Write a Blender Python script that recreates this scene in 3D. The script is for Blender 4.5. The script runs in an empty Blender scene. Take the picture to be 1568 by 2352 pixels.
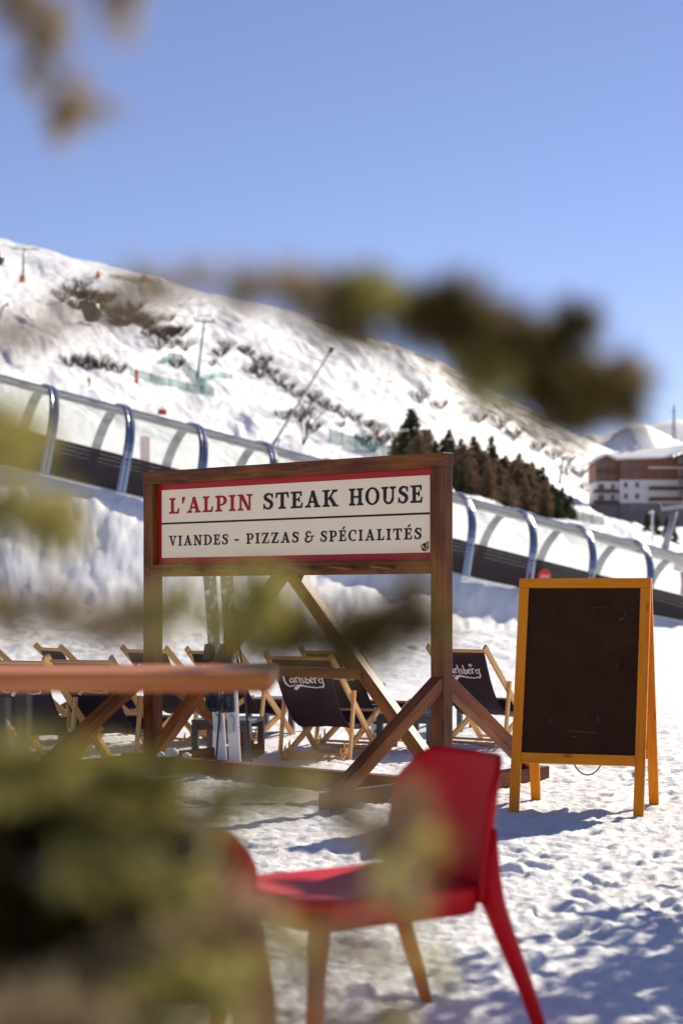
import bpy, math, random
import numpy as np
from mathutils import Vector, Matrix
random.seed(7)
scene = bpy.context.scene
COL = scene.collection
R = math.radians

# ---------------------------------------------------------------- camera, sky, sun, exposure
CAM_Z, F, CX, HY = 1.24, 4000.0, 784.0, 1370.0     # eye height; focal length, centre column and horizon row on a 1568x2352 picture
cam_data = bpy.data.cameras.new("camera")
cam = bpy.data.objects.new("camera", cam_data)
COL.objects.link(cam)
cam.location = (0, 0, CAM_Z)
cam.rotation_euler = (R(90), 0, 0)
cam_data.sensor_fit = 'VERTICAL'
cam_data.sensor_height = 36.0
cam_data.lens = F / 2352.0 * 36.0
cam_data.shift_y = (HY - 1176.0) / 2352.0
cam_data.clip_start = 0.05
cam_data.clip_end = 20000
cam_data.dof.use_dof = True
cam_data.dof.focus_distance = 11.6
cam_data.dof.aperture_fstop = 2.35
scene.camera = cam

SUN_AZ, SUN_EL = R(37), R(31)
world = bpy.data.worlds.new("World")
scene.world = world
world.use_nodes = True
nt = world.node_tree
bg = nt.nodes["Background"]
sky = nt.nodes.new("ShaderNodeTexSky")
sky.sky_type = 'NISHITA'
sky.sun_disc = False
sky.sun_elevation = SUN_EL
sky.sun_rotation = SUN_AZ
sky.altitude = 2600
sky.air_density = 1.0
sky.dust_density = 0.15
sky.ozone_density = 3.0
tint = nt.nodes.new("ShaderNodeMix")
tint.data_type = 'RGBA'
tint.blend_type = 'MULTIPLY'
tint.inputs[0].default_value = 1.0
tint.inputs[7].default_value = (1.14, 0.915, 0.97, 1)
nt.links.new(sky.outputs[0], tint.inputs[6])
nt.links.new(tint.outputs[2], bg.inputs[0])
bg.inputs[1].default_value = 0.094
sund = bpy.data.lights.new("sun", 'SUN')
sund.energy = 5.0
sund.angle = R(0.5)
sund.color = (1.0, 0.90, 0.74)
sun = bpy.data.objects.new("sun", sund)
COL.objects.link(sun)
sv = Vector((math.sin(SUN_AZ) * math.cos(SUN_EL), math.cos(SUN_AZ) * math.cos(SUN_EL), math.sin(SUN_EL)))
sun.rotation_euler = (-sv).to_track_quat('-Z', 'Y').to_euler()
sun.location = (8, 8, 20)
vs = scene.view_settings
vs.view_transform = 'Standard'
vs.look = 'None'
vs.exposure = 0.46
vs.gamma = 1.0
scene.cycles.use_denoising = True
scene.cycles.max_bounces = 10
scene.cycles.transparent_max_bounces = 24
scene.cycles.sample_clamp_indirect = 6.0

def at(px, py, D):
    return Vector(((px - CX) / F * D, D, CAM_Z + (HY - py) / F * D))

# ---------------------------------------------------------------- noise
_rng = np.random.RandomState(3)
_perm = _rng.permutation(512)
_perm = np.concatenate([_perm, _perm])
_ga = _rng.rand(512) * 2 * np.pi
_gx, _gy = np.cos(_ga), np.sin(_ga)
def perlin(x, y):
    xi, yi = np.floor(x).astype(np.int64), np.floor(y).astype(np.int64)
    xf, yf = x - xi, y - yi
    u, v = xf**3 * (xf * (xf * 6 - 15) + 10), yf**3 * (yf * (yf * 6 - 15) + 10)
    def g(a, b, dx, dy):
        h = _perm[(_perm[a & 511] + b) & 511]
        return _gx[h] * dx + _gy[h] * dy
    n00, n10 = g(xi, yi, xf, yf), g(xi + 1, yi, xf - 1, yf)
    n01, n11 = g(xi, yi + 1, xf, yf - 1), g(xi + 1, yi + 1, xf - 1, yf - 1)
    a = n00 + u * (n10 - n00)
    b = n01 + u * (n11 - n01)
    return (a + v * (b - a)) * 1.5
def sm(a, b, x):
    t = np.clip((x - a) / (b - a), 0, 1)
    return t * t * (3 - 2 * t)

# ---------------------------------------------------------------- terrain
TP = np.array([-1500, -400, 0, 300, 600, 800, 1000, 1200, 1400, 1568, 2000, 3200.])
def kk(p): return (p - 124) / 172.0 + np.maximum(0, p - 300) * 0.00062          # tunnel rib number seen at a column
def yz(py, D): return CAM_Z + (HY - np.array(py, float)) / F * D
K = kk(TP); K = np.clip(K, -6, 14)
DT = 43 + 0.82 * K
ZT = 4.2 - 0.40 * K
foot_D = np.array([34, 35.5, 37.7, 39.3, 41.3, 42.7, 44.3, 46.0, 47.3, 48.5, 50.2, 51])
foot_z = np.array([1.0, .9, .80, .72, .62, .52, .42, .34, .22, -.08, -1.5, -1.8])
one = np.ones(12)
ridge_D = np.array([900, 900, 900, 900, 900, 880, 860, 830, 800, 780, 760, 760.])
ROWS = [
    (0.5 * one, 0 * one), (15 * one, 0 * one), (20 * one, .16 * one), (28 * one, np.minimum(.42, foot_z + .1)),
    (foot_D, foot_z),
    (DT - 1.5, ZT + np.array([-.1, -.1, -.1, -.05, 0, 0, 0, 0, 0, 0, 0, 0])),
    (DT + 3.2, ZT),
    (80 * one, yz([900, 880, 960, 1040, 1115, 1160, 1210, 1265, 1300, 1335, 1420, 1450], 80)),
    (200 * one, yz([720, 760, 842, 925, 1005, 1052, 1100, 1165, 1205, 1235, 1330, 1380], 200)),
    (400 * one, yz([560, 610, 690, 785, 880, 935, 995, 1085, 1178, 1205, 1290, 1330], 400)),
    (ridge_D, yz([330, 400, 532, 610, 702, 752, 812, 920, 1012, 1050, 1150, 1250], ridge_D)),
    (1500 * one, yz([330, 400, 532, 610, 702, 752, 812, 920, 1012, 1050, 1150, 1250], ridge_D) - 120),
    (9000 * one, -60 * one),
]
TD = np.array([r[0] for r in ROWS]); TZ = np.array([r[1] for r in ROWS])
def base_height(px, D):
    px = np.clip(px, TP[0], TP[-1])
    ds = [np.interp(px, TP, TD[i]) for i in range(len(ROWS))]
    zs = [np.interp(px, TP, TZ[i]) for i in range(len(ROWS))]
    tot = 0
    offs = (-.05, -.0375, -.025, -.0125, 0, .0125, .025, .0375, .05)
    for o in offs:
        d = D * (1 + o * sm(12, 20, D) * np.where(D > 60, 1.6, 0.3))
        z = np.array(zs[0], float)
        for i in range(len(ROWS) - 1):
            l0, l1 = ds[i], ds[i + 1]
            t = np.clip((d - l0) / (l1 - l0), 0, 1)
            z = np.where(d >= l0, zs[i] + (zs[i + 1] - zs[i]) * t, z)
        tot = tot + z
    return tot / len(offs)
_PR = []
_pr = random.Random(12)
for (ax, ay), (bx_, by) in (((.2, 5.2), (2.0, 9.2)), ((1.7, 5.6), (.5, 8.8)), ((-.9, 6.8), (.7, 8.9)), ((1.15, 9.0), (2.6, 13.5)), ((.3, 9.8), (1.3, 13)), ((-.6, 9.4), (.3, 10.6)), ((2.2, 6.0), (2.6, 10))):
    dx, dy = bx_ - ax, by - ay; L = math.hypot(dx, dy); k = int(L / .34)
    for i in range(k):
        s = (i + _pr.uniform(-.2, .2)) / k; o = .11 * (1 if i % 2 else -1)
        _PR.append((ax + dx * s - dy / L * o, ay + dy * s + dx / L * o, math.atan2(dy, dx) + _pr.gauss(0, .25), _pr.uniform(.55, 1.1)))
def boot_prints(x, y):
    out = np.zeros_like(x)
    for cx, cy, a, s in _PR:
        m = (np.abs(x - cx) < .35) & (np.abs(y - cy) < .35)
        if not m.any(): continue
        u = (x[m] - cx) * math.cos(a) + (y[m] - cy) * math.sin(a); v = -(x[m] - cx) * math.sin(a) + (y[m] - cy) * math.cos(a)
        r = np.sqrt((u / .15) ** 2 + (v / .062) ** 2)
        out[m] += s * (-.019 * (1 - sm(.75, 1.15, r)) + .010 * np.exp(-((r - 1.35) / .3) ** 2))
    return out
def height(x, y, fine=True):
    x = np.asarray(x, float); y = np.asarray(y, float)
    D = np.maximum(y, 1.0)
    px = CX + F * x / D
    z = base_height(px, D)
    near = 1 - sm(14, 22, D)
    bank = sm(16, 30, D) * (1 - sm(60, 90, D))
    far = sm(60, 130, D)
    w = perlin(x * .9 + 5, y * .9) * .5
    n = 0.026 * perlin(x * 1.1 + w, y * 1.3 + w) + 0.016 * perlin(x * 2.7 + 9, y * 2.9 + w)
    if fine:
        n = n * (.75 + .5 * perlin(x * .4 + 31, y * .5))
        act = np.clip(.75 + 1.1 * perlin(x * .65 + 51, y * .8 + 5), .15, 1.6)
        n = n + act * (0.010 * np.abs(perlin(x * 5.1 + w, y * 5.6 + 3)) - 0.008 * np.abs(perlin(x * 8 + 1, y * 9 + 7)))
        n = n + 0.009 * perlin(x * 15, y * 17) + 0.0045 * perlin(x * 33, y * 36)
        cl = np.clip(perlin(x * 7 + 40, y * 7) - .25, 0, 1) * np.clip(perlin(x * 1.2 + 70, y * 1.2 - 9) + .25, 0, 1)
        n = n + 0.06 * cl
        n = n - 0.03 * np.clip(perlin(x * 2.3 + 20, y * 3.4 - 20 + w) - .35, 0, 1) * 2
    if fine and D.size > 50:
        n = n + boot_prints(x, D)
    ye = y; y = y + .6 * z * sm(25, 33, D)
    b = 0.14 * perlin(x * .35 + 3, y * .4) + 0.04 * np.abs(perlin(x * 1.1, y * 1.1 + 8)) + 0.035 * perlin(x * 2.4 + 1, y * 2.5)
    if fine:
        dg = x * .75 + y * .6
        b = b + 0.022 * perlin(x * 4 + dg, y * 4) + 0.02 * np.abs(perlin(dg * 5 + 1, (y - x * .4) * 2.4)) + 0.018 * perlin(x * 10 + 1, y * 9)
        cl2 = np.clip(perlin(x * 3.5 + 14, y * 4.5) - .2, 0, 1) * np.clip(perlin(x * .5 + 17, y * .6 - 9) + .3, 0, 1)
        b = b + .10 * cl2
    y = ye
    fd, td = np.interp(px, TP, foot_D), np.interp(px, TP, DT - 1.5)
    face = sm(fd - 2.2, fd + 1.6, D) * (1 - sm(td - .4, td + .5, D))
    b = b * (1 - .88 * face) + face * (.11 * perlin(x * .55 + z * .5, z * .9 - x * .5) + .065 * perlin(x * 1.3 + z * 1.0, z * 1.6 - x * 1.1 + 7) + .045 * perlin(x * 2.6 + z * 1.6, z * 2.8 - x * 1.6 + 7) + .035 * perlin(x * 5 + 3, z * 6.5 - x * 2))
    on_track = np.abs(D - (43.6 + 0.82 * np.clip(kk(px), -6, 14))) < 1.9
    b = np.where(on_track, 0.0, b - .05)
    # dunes and gullies of the open mountainside, running down the fall line
    pyi = HY - (z - CAM_Z) / D * F
    sq = pyi - .45 * px + 25 * perlin(px / 120, pyi / 60)
    s = x * .82 - y * .05
    q = y * .9 + x * .35
    f = 5.5 * perlin(s / 120 + 1, q / 260) + 2.6 * perlin(s / 46 + 4, q / 90 + 2) + 1.5 * np.abs(perlin(s / 20, q / 40 + 8)) \
        + 0.75 * perlin(s / 9 + 2, q / 20) + 0.35 * perlin(s / 4.0, q / 8)
    f = f * (0.25 + 0.75 * sm(150, 420, D)) * .6
    f = f + D * (.0050 * perlin(px / 300 + 3, sq / 50) + .0028 * (.45 - np.abs(perlin(px / 190 + 8, sq / 26 + 4))) + .0013 * (.45 - np.abs(perlin(px / 75, sq / 11))) + .0008 * perlin(px / 17, sq / 5)) * (1 - .75 * sm(560, 820, D))
    return z + n * near + b * bank + f * far
def h1(x, y):
    return float(height(np.array([x]), np.array([y]))[0])
def ground(px, D):
    x = (px - CX) / F * D
    return Vector((x, D, h1(x, D)))

# ---------------------------------------------------------------- mesh helpers
class MB:
    def __init__(self):
        self.v, self.f, self.m, self.g = [], [], [], []
    def vert(self, co, g=None):
        self.v.append(tuple(co)); self.g.append(tuple(g if g is not None else co)); return len(self.v) - 1
    def face(self, idx, m=0):
        self.f.append(tuple(idx)); self.m.append(m)
    def beam(self, p0, p1, w, h, up=(0, 0, 1), m=0, w1=None, h1_=None):
        """bar from p0 to p1; w across, h along 'up'"""
        p0, p1 = Vector(p0), Vector(p1)
        d = (p1 - p0); L = d.length; d.normalize()
        up = Vector(up)
        s = d.cross(up)
        if s.length < 1e-4: s = d.cross(Vector((1, 0, 0)))
        s.normalize(); u = s.cross(d).normalized()
        w1 = w if w1 is None else w1; h1_ = h if h1_ is None else h1_
        o = Vector((random.random() * 9, random.random() * 9, random.random() * 9))
        i = []
        for (p, ww, hh, t) in ((p0, w, h, 0), (p1, w1, h1_, L)):
            for (a, b) in ((-1, -1), (1, -1), (1, 1), (-1, 1)):
                i.append(self.vert(p + s * (a * ww / 2) + u * (b * hh / 2), o + Vector((t, a * ww / 2, b * hh / 2))))
        a = i
        for q in ((0, 1, 5, 4), (1, 2, 6, 5), (2, 3, 7, 6), (3, 0, 4, 7), (3, 2, 1, 0), (4, 5, 6, 7)):
            self.face([a[k] for k in q], m)
        return self
    def box(self, c, s, m=0):
        x, y, z = c; a, b, h = s[0] / 2, s[1] / 2, s[2] / 2
        L = max(range(3), key=lambda k: s[k])
        if L == 0: return self.beam((x - a, y, z), (x + a, y, z), s[1], s[2], (0, 0, 1), m)
        if L == 1: return self.beam((x, y - b, z), (x, y + b, z), s[0], s[2], (0, 0, 1), m)
        return self.beam((x, y, z - h), (x, y, z + h), s[0], s[1], (0, 1, 0), m)
    def tube(self, pts, rad, n=8, m=0, cap=True, sy=1.0, ref=None):
        pts = [Vector(p) for p in pts]
        if not hasattr(rad, '__len__'): rad = [rad] * len(pts)
        rings = []; t = 0.0
        ref = Vector(ref) if ref is not None else None
        pu = None
        o = Vector((random.random() * 9, 0, 0))
        for i, p in enumerate(pts):
            d = (pts[min(i + 1, len(pts) - 1)] - pts[max(i - 1, 0)]).normalized()
            if i: t += (p - pts[i - 1]).length
            if ref is not None: s = d.cross(ref)
            elif pu is not None: s = pu
            else: s = d.cross(Vector((0, 0, 1)))
            s = s - d * s.dot(d)
            if s.length < 1e-4: s = d.cross(Vector((1, 0, 0)))
            s.normalize(); u = s.cross(d).normalized(); pu = s
            ring = []
            for k in range(n):
                a = 2 * math.pi * (k + .5) / n
                ring.append(self.vert(p + s * (math.cos(a) * rad[i]) + u * (math.sin(a) * rad[i] * sy), o + Vector((t, a * .05, 0))))
            rings.append(ring)
        for i in range(len(rings) - 1):
            for k in range(n):
                self.face((rings[i][k], rings[i][(k + 1) % n], rings[i + 1][(k + 1) % n], rings[i + 1][k]), m)
        if cap:
            self.face(rings[0][::-1], m); self.face(rings[-1], m)
        return self
    def prism(self, poly, origin, ux, uy, depth, m=0):
        """polygon in the (ux,uy) plane, extruded by depth along ux x uy"""
        o, ux, uy = Vector(origin), Vector(ux), Vector(uy)
        nrm = ux.cross(uy).normalized()
        a = [self.vert(o + ux * x + uy * y + nrm * depth) for x, y in poly]
        self.face(a, m)
        if abs(depth) > 1e-6:
            b = [self.vert(o + ux * x + uy * y) for x, y in poly]
            self.face(b[::-1], m)
            n = len(poly)
            for i in range(n):
                self.face((b[i], b[(i + 1) % n], a[(i + 1) % n], a[i]), m)
        return self
    def grid(self, fn, nu, nv, m=0):
        idx = [[self.vert(fn(i / nu, j / nv), (i / nu, j / nv, 0)) for j in range(nv + 1)] for i in range(nu + 1)]
        for i in range(nu):
            for j in range(nv):
                self.face((idx[i][j], idx[i + 1][j], idx[i + 1][j + 1], idx[i][j + 1]), m)
        return self
    def build(self, name, mats, parent=None, smooth=False, bevel=0, solid=0):
        me = bpy.data.meshes.new(name)
        me.from_pydata(self.v, [], self.f)
        if not isinstance(mats, (list, tuple)): mats = [mats]
        for mt in mats: me.materials.append(mt)
        if len(mats) > 1: me.polygons.foreach_set('material_index', self.m)
        at_ = me.attributes.new('gc', 'FLOAT_VECTOR', 'POINT')
        at_.data.foreach_set('vector', np.array(self.g, dtype=np.float32).ravel())
        if smooth: me.polygons.foreach_set('use_smooth', [True] * len(me.polygons))
        me.update()
        ob = bpy.data.objects.new(name, me)
        COL.objects.link(ob)
        if parent is not None: ob.parent = parent
        if solid:
            md = ob.modifiers.new("solid", 'SOLIDIFY'); md.thickness = solid; md.offset = 0
        if bevel:
            md = ob.modifiers.new("bevel", 'BEVEL'); md.width = bevel; md.segments = 2; md.limit_method = 'ANGLE'; md.angle_limit = R(40)
        return ob
def np_mesh(name, V, Fq, mat, parent=None, smooth=False):
    """fast mesh of quads (or tris) from numpy arrays"""
    V = np.asarray(V, dtype=np.float32); Fq = np.asarray(Fq, dtype=np.int32)
    k = Fq.shape[1]
    me = bpy.data.meshes.new(name)
    me.vertices.add(len(V)); me.vertices.foreach_set('co', V.ravel())
    me.loops.add(Fq.size); me.loops.foreach_set('vertex_index', Fq.ravel())
    me.polygons.add(len(Fq)); me.polygons.foreach_set('loop_start', np.arange(0, Fq.size, k, dtype=np.int32))
    me.polygons.foreach_set('loop_total', np.full(len(Fq), k, dtype=np.int32))
    if smooth: me.polygons.foreach_set('use_smooth', np.ones(len(Fq), dtype=bool))
    me.materials.append(mat)
    me.update(); me.validate()
    ob = bpy.data.objects.new(name, me); COL.objects.link(ob)
    if parent is not None: ob.parent = parent
    return ob
def tag(o, label=None, cat=None, group=None, kind=None):
    if label: o['label'] = label
    if cat: o['category'] = cat
    if group: o['group'] = group
    if kind: o['kind'] = kind
    return o
def empty(name, loc, rz=0, label=None, cat=None, group=None):
    o = bpy.data.objects.new(name, None); COL.objects.link(o)
    o.empty_display_size = .1
    o.location = loc; o.rotation_euler = (0, 0, rz)
    return tag(o, label, cat, group)
def copy_tree(o, parent=None):
    c = o.copy(); COL.objects.link(c)
    if parent is not None: c.parent = parent
    for ch in list(o.children): copy_tree(ch, c)
    return c

# ---------------------------------------------------------------- materials
def mat(name, col, rough=.6, metal=0, spec=.5, bump=None, vary=None, coord='Object', trans=0, coat=0):
    """plain principled; vary=(scale, amount) colour noise; bump=(scale, strength)"""
    m = bpy.data.materials.new(name); m.use_nodes = True
    t = m.node_tree; b = t.nodes["Principled BSDF"]
    b.inputs['Base Color'].default_value = (*col, 1)
    b.inputs['Roughness'].default_value = rough
    b.inputs['Metallic'].default_value = metal
    b.inputs['Specular IOR Level'].default_value = spec
    b.inputs['Coat Weight'].default_value = coat
    tc = t.nodes.new('ShaderNodeTexCoord')
    if vary:
        n = t.nodes.new('ShaderNodeTexNoise'); n.inputs['Scale'].default_value = vary[0]; n.inputs['Detail'].default_value = 6
        t.links.new(tc.outputs[coord], n.inputs['Vector'])
        mx = t.nodes.new('ShaderNodeMix'); mx.data_type = 'RGBA'
        a = vary[1]
        mx.inputs[6].default_value = (*[c * (1 - a) for c in col], 1)
        mx.inputs[7].default_value = (*[min(1, c * (1 + a)) for c in col], 1)
        t.links.new(n.outputs[0], mx.inputs[0]); t.links.new(mx.outputs[2], b.inputs['Base Color'])
    if bump:
        n = t.nodes.new('ShaderNodeTexNoise'); n.inputs['Scale'].default_value = bump[0]; n.inputs['Detail'].default_value = 5
        t.links.new(tc.outputs[coord], n.inputs['Vector'])
        bp = t.nodes.new('ShaderNodeBump'); bp.inputs['Strength'].default_value = bump[1]; bp.inputs['Distance'].default_value = .02
        t.links.new(n.outputs[0], bp.inputs['Height']); t.links.new(bp.outputs[0], b.inputs['Normal'])
    return m
def wood(name, dark, mid, light, rough=.5, scale=1.0, knots=.5, coat=0.0):
    m = bpy.data.materials.new(name); m.use_nodes = True
    t = m.node_tree; b = t.nodes["Principled BSDF"]
    at_ = t.nodes.new('ShaderNodeAttribute'); at_.attribute_name = 'gc'
    mp = t.nodes.new('ShaderNodeMapping'); mp.inputs['Scale'].default_value = (3.0 * scale, 55 * scale, 55 * scale)
    t.links.new(at_.outputs['Vector'], mp.inputs['Vector'])
    n = t.nodes.new('ShaderNodeTexNoise'); n.inputs['Scale'].default_value = 1.0; n.inputs['Detail'].default_value = 7; n.inputs['Roughness'].default_value = .6
    n.inputs['Distortion'].default_value = .6
    t.links.new(mp.outputs[0], n.inputs['Vector'])
    mp2 = t.nodes.new('ShaderNodeMapping'); mp2.inputs['Scale'].default_value = (2.2, 7, 7)
    t.links.new(at_.outputs['Vector'], mp2.inputs['Vector'])
    n2 = t.nodes.new('ShaderNodeTexNoise'); n2.inputs['Scale'].default_value = 1.0; n2.inputs['Detail'].default_value = 3
    t.links.new(mp2.outputs[0], n2.inputs['Vector'])
    add = t.nodes.new('ShaderNodeMath'); add.operation = 'MULTIPLY_ADD'; add.inputs[1].default_value = .55
    t.links.new(n2.outputs[0], add.inputs[0])
    mul = t.nodes.new('ShaderNodeMath'); mul.operation = 'MULTIPLY'; mul.inputs[1].default_value = .55
    t.links.new(n.outputs[0], mul.inputs[0]); t.links.new(mul.outputs[0], add.inputs[2])
    cr = t.nodes.new('ShaderNodeValToRGB')
    cr.color_ramp.elements[0].position = .36; cr.color_ramp.elements[0].color = (*dark, 1)
    cr.color_ramp.elements[1].position = .70; cr.color_ramp.elements[1].color = (*light, 1)
    e = cr.color_ramp.elements.new(.53); e.color = (*mid, 1)
    t.links.new(add.outputs[0], cr.inputs[0])
    out = cr.outputs[0]
    if knots:
        vo = t.nodes.new('ShaderNodeTexVoronoi'); vo.inputs['Scale'].default_value = 1.0
        mp3 = t.nodes.new('ShaderNodeMapping'); mp3.inputs['Scale'].default_value = (3.1, 9, 9)
        t.links.new(at_.outputs['Vector'], mp3.inputs['Vector']); t.links.new(mp3.outputs[0], vo.inputs['Vector'])
        mr = t.nodes.new('ShaderNodeMapRange'); mr.inputs[1].default_value = .05; mr.inputs[2].default_value = .14
        mr.inputs[3].default_value = 1 - knots; mr.inputs[4].default_value = 1
        t.links.new(vo.outputs['Distance'], mr.inputs[0])
        mm = t.nodes.new('ShaderNodeMix'); mm.data_type = 'RGBA'; mm.blend_type = 'MULTIPLY'; mm.inputs[0].default_value = 1
        t.links.new(cr.outputs[0], mm.inputs[6]); t.links.new(mr.outputs[0], mm.inputs[7])
        out = mm.outputs[2]
    t.links.new(out, b.inputs['Base Color'])
    b.inputs['Roughness'].default_value = rough
    b.inputs['Specular IOR Level'].default_value = .25
    b.inputs['Coat Weight'].default_value = coat
    bp = t.nodes.new('ShaderNodeBump'); bp.inputs['Strength'].default_value = .35; bp.inputs['Distance'].default_value = .004
    t.links.new(n.outputs[0], bp.inputs['Height']); t.links.new(bp.outputs[0], b.inputs['Normal'])
    return m
M = {}
M['stain'] = wood('stained_wood', (.028, .006, .001), (.125, .034, .004), (.25, .078, .010), .5)
M['stain_red'] = wood('stained_red_wood', (.034, .007, .001), (.17, .043, .004), (.31, .098, .014), .48)
M['grey_wood'] = wood('weathered_wood', (.07, .06, .055), (.15, .13, .115), (.24, .21, .19), .8)
M['pine'] = wood('pine_wood', (.48, .24, .075), (.66, .37, .13), (.80, .50, .21), .5, knots=.25)
M['orange'] = wood('orange_varnished_wood', (.60, .17, .001), (.78, .235, .001), (.86, .29, .003), .5, knots=.6)
M['table'] = wood('table_wood', (.25, .07, .016), (.45, .14, .035), (.58, .22, .07), .5)
M['red_plastic'] = mat('red_plastic', (.56, .003, .010), .5, spec=.22)
M['chalk'] = None
M['fabric'] = mat('dark_canvas', (.036, .022, .031), .9, spec=.2, vary=(6, .25), bump=(420, .25))
M['white_print'] = mat('white_print', (.78, .76, .76), .7)
M['grey_metal'] = mat('grey_painted_metal', (.085, .085, .092), .5, vary=(9, .2))
M['black_metal'] = mat('black_metal', (.018, .018, .02), .4)
M['chrome'] = mat('brushed_metal', (.42, .42, .43), .2, metal=1.0)
M['skirt'] = mat('dark_skirt', (.05, .036, .036), .8, vary=(2, .2))
M['steel'] = mat('galvanised_steel', (.33, .35, .36), .5, metal=.5)
M['red_paint'] = mat('sign_red', (.42, .010, .009), .42, spec=.3, vary=(3, .12))
M['cream'] = mat('sign_cream', (.97, .78, .53), .45, vary=(2.2, .05))
M['ink_red'] = mat('letter_red', (.40, .012, .010), .45, spec=.2)
M['ink_black'] = mat('letter_black', (.022, .014, .015), .45, spec=.2)
M['yellow'] = mat('sticker_yellow', (.75, .5, .03), .4)
M['net'] = mat('green_netting', (.03, .26, .2), .7)
M['bark'] = mat('bark', (.085, .06, .045), .9, vary=(20, .4))
M['twig'] = mat('twig_bark', (.085, .062, .06), .9)
M['red_pad'] = mat('red_padding', (.68, .025, .02), .6)
M['orange_pad'] = mat('orange_padding', (.7, .2, .04), .6)
M['white'] = mat('white_paint', (.75, .75, .77), .5)
# ---------------------------------------------------------------- snow material
def snow_material():
    m = bpy.data.materials.new('snow'); m.use_nodes = True
    t = m.node_tree; b = t.nodes["Principled BSDF"]
    ge = t.nodes.new('ShaderNodeNewGeometry')
    at_ = t.nodes.new('ShaderNodeAttribute'); at_.attribute_name = 'bare'
    dt = t.nodes.new('ShaderNodeAttribute'); dt.attribute_name = 'dirt'
    n = t.nodes.new('ShaderNodeTexNoise'); n.inputs['Scale'].default_value = .5; n.inputs['Detail'].default_value = 8
    t.links.new(ge.outputs['Position'], n.inputs['Vector'])
    sc = t.nodes.new('ShaderNodeMix'); sc.data_type = 'RGBA'
    sc.inputs[6].default_value = (.78, .775, .77, 1); sc.inputs[7].default_value = (.87, .87, .875, 1)
    t.links.new(n.outputs[0], sc.inputs[0])
    dm = t.nodes.new('ShaderNodeMix'); dm.data_type = 'RGBA'; dm.inputs[7].default_value = (.55, .46, .40, 1)
    t.links.new(dt.outputs['Fac'], dm.inputs[0]); t.links.new(sc.outputs[2], dm.inputs[6])
    n2 = t.nodes.new('ShaderNodeTexNoise'); n2.inputs['Scale'].default_value = .8; n2.inputs['Detail'].default_value = 12; n2.inputs['Roughness'].default_value = .75
    t.links.new(ge.outputs['Position'], n2.inputs['Vector'])
    gr = t.nodes.new('ShaderNodeValToRGB')
    gr.color_ramp.elements[0].position = .3; gr.color_ramp.elements[0].color = (.05, .035, .022, 1)
    gr.color_ramp.elements[1].position = .7; gr.color_ramp.elements[1].color = (.19, .135, .075, 1)
    t.links.new(n2.outputs[0], gr.inputs[0])
    ad = t.nodes.new('ShaderNodeMath'); ad.operation = 'ADD'
    t.links.new(at_.outputs['Fac'], ad.inputs[0]); t.links.new(n2.outputs[0], ad.inputs[1])
    st = t.nodes.new('ShaderNodeMapRange'); st.inputs[1].default_value = .98; st.inputs[2].default_value = 1.12
    t.links.new(ad.outputs[0], st.inputs[0])
    fm = t.nodes.new('ShaderNodeMix'); fm.data_type = 'RGBA'
    t.links.new(st.outputs[0], fm.inputs[0]); t.links.new(dm.outputs[2], fm.inputs[6]); t.links.new(gr.outputs[0], fm.inputs[7])
    t.links.new(fm.outputs[2], b.inputs['Base Color'])
    b.inputs['Roughness'].default_value = .62
    b.inputs['Specular IOR Level'].default_value = .35
    nb = t.nodes.new('ShaderNodeTexNoise'); nb.inputs['Scale'].default_value = 26; nb.inputs['Detail'].default_value = 8; nb.inputs['Roughness'].default_value = .7
    t.links.new(ge.outputs['Position'], nb.inputs['Vector'])
    bp = t.nodes.new('ShaderNodeBump'); bp.inputs['Strength'].default_value = .5; bp.inputs['Distance'].default_value = .03
    t.links.new(nb.outputs[0], bp.inputs['Height']); t.links.new(bp.outputs[0], b.inputs['Normal'])
    return m
M['snow'] = snow_material()

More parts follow.
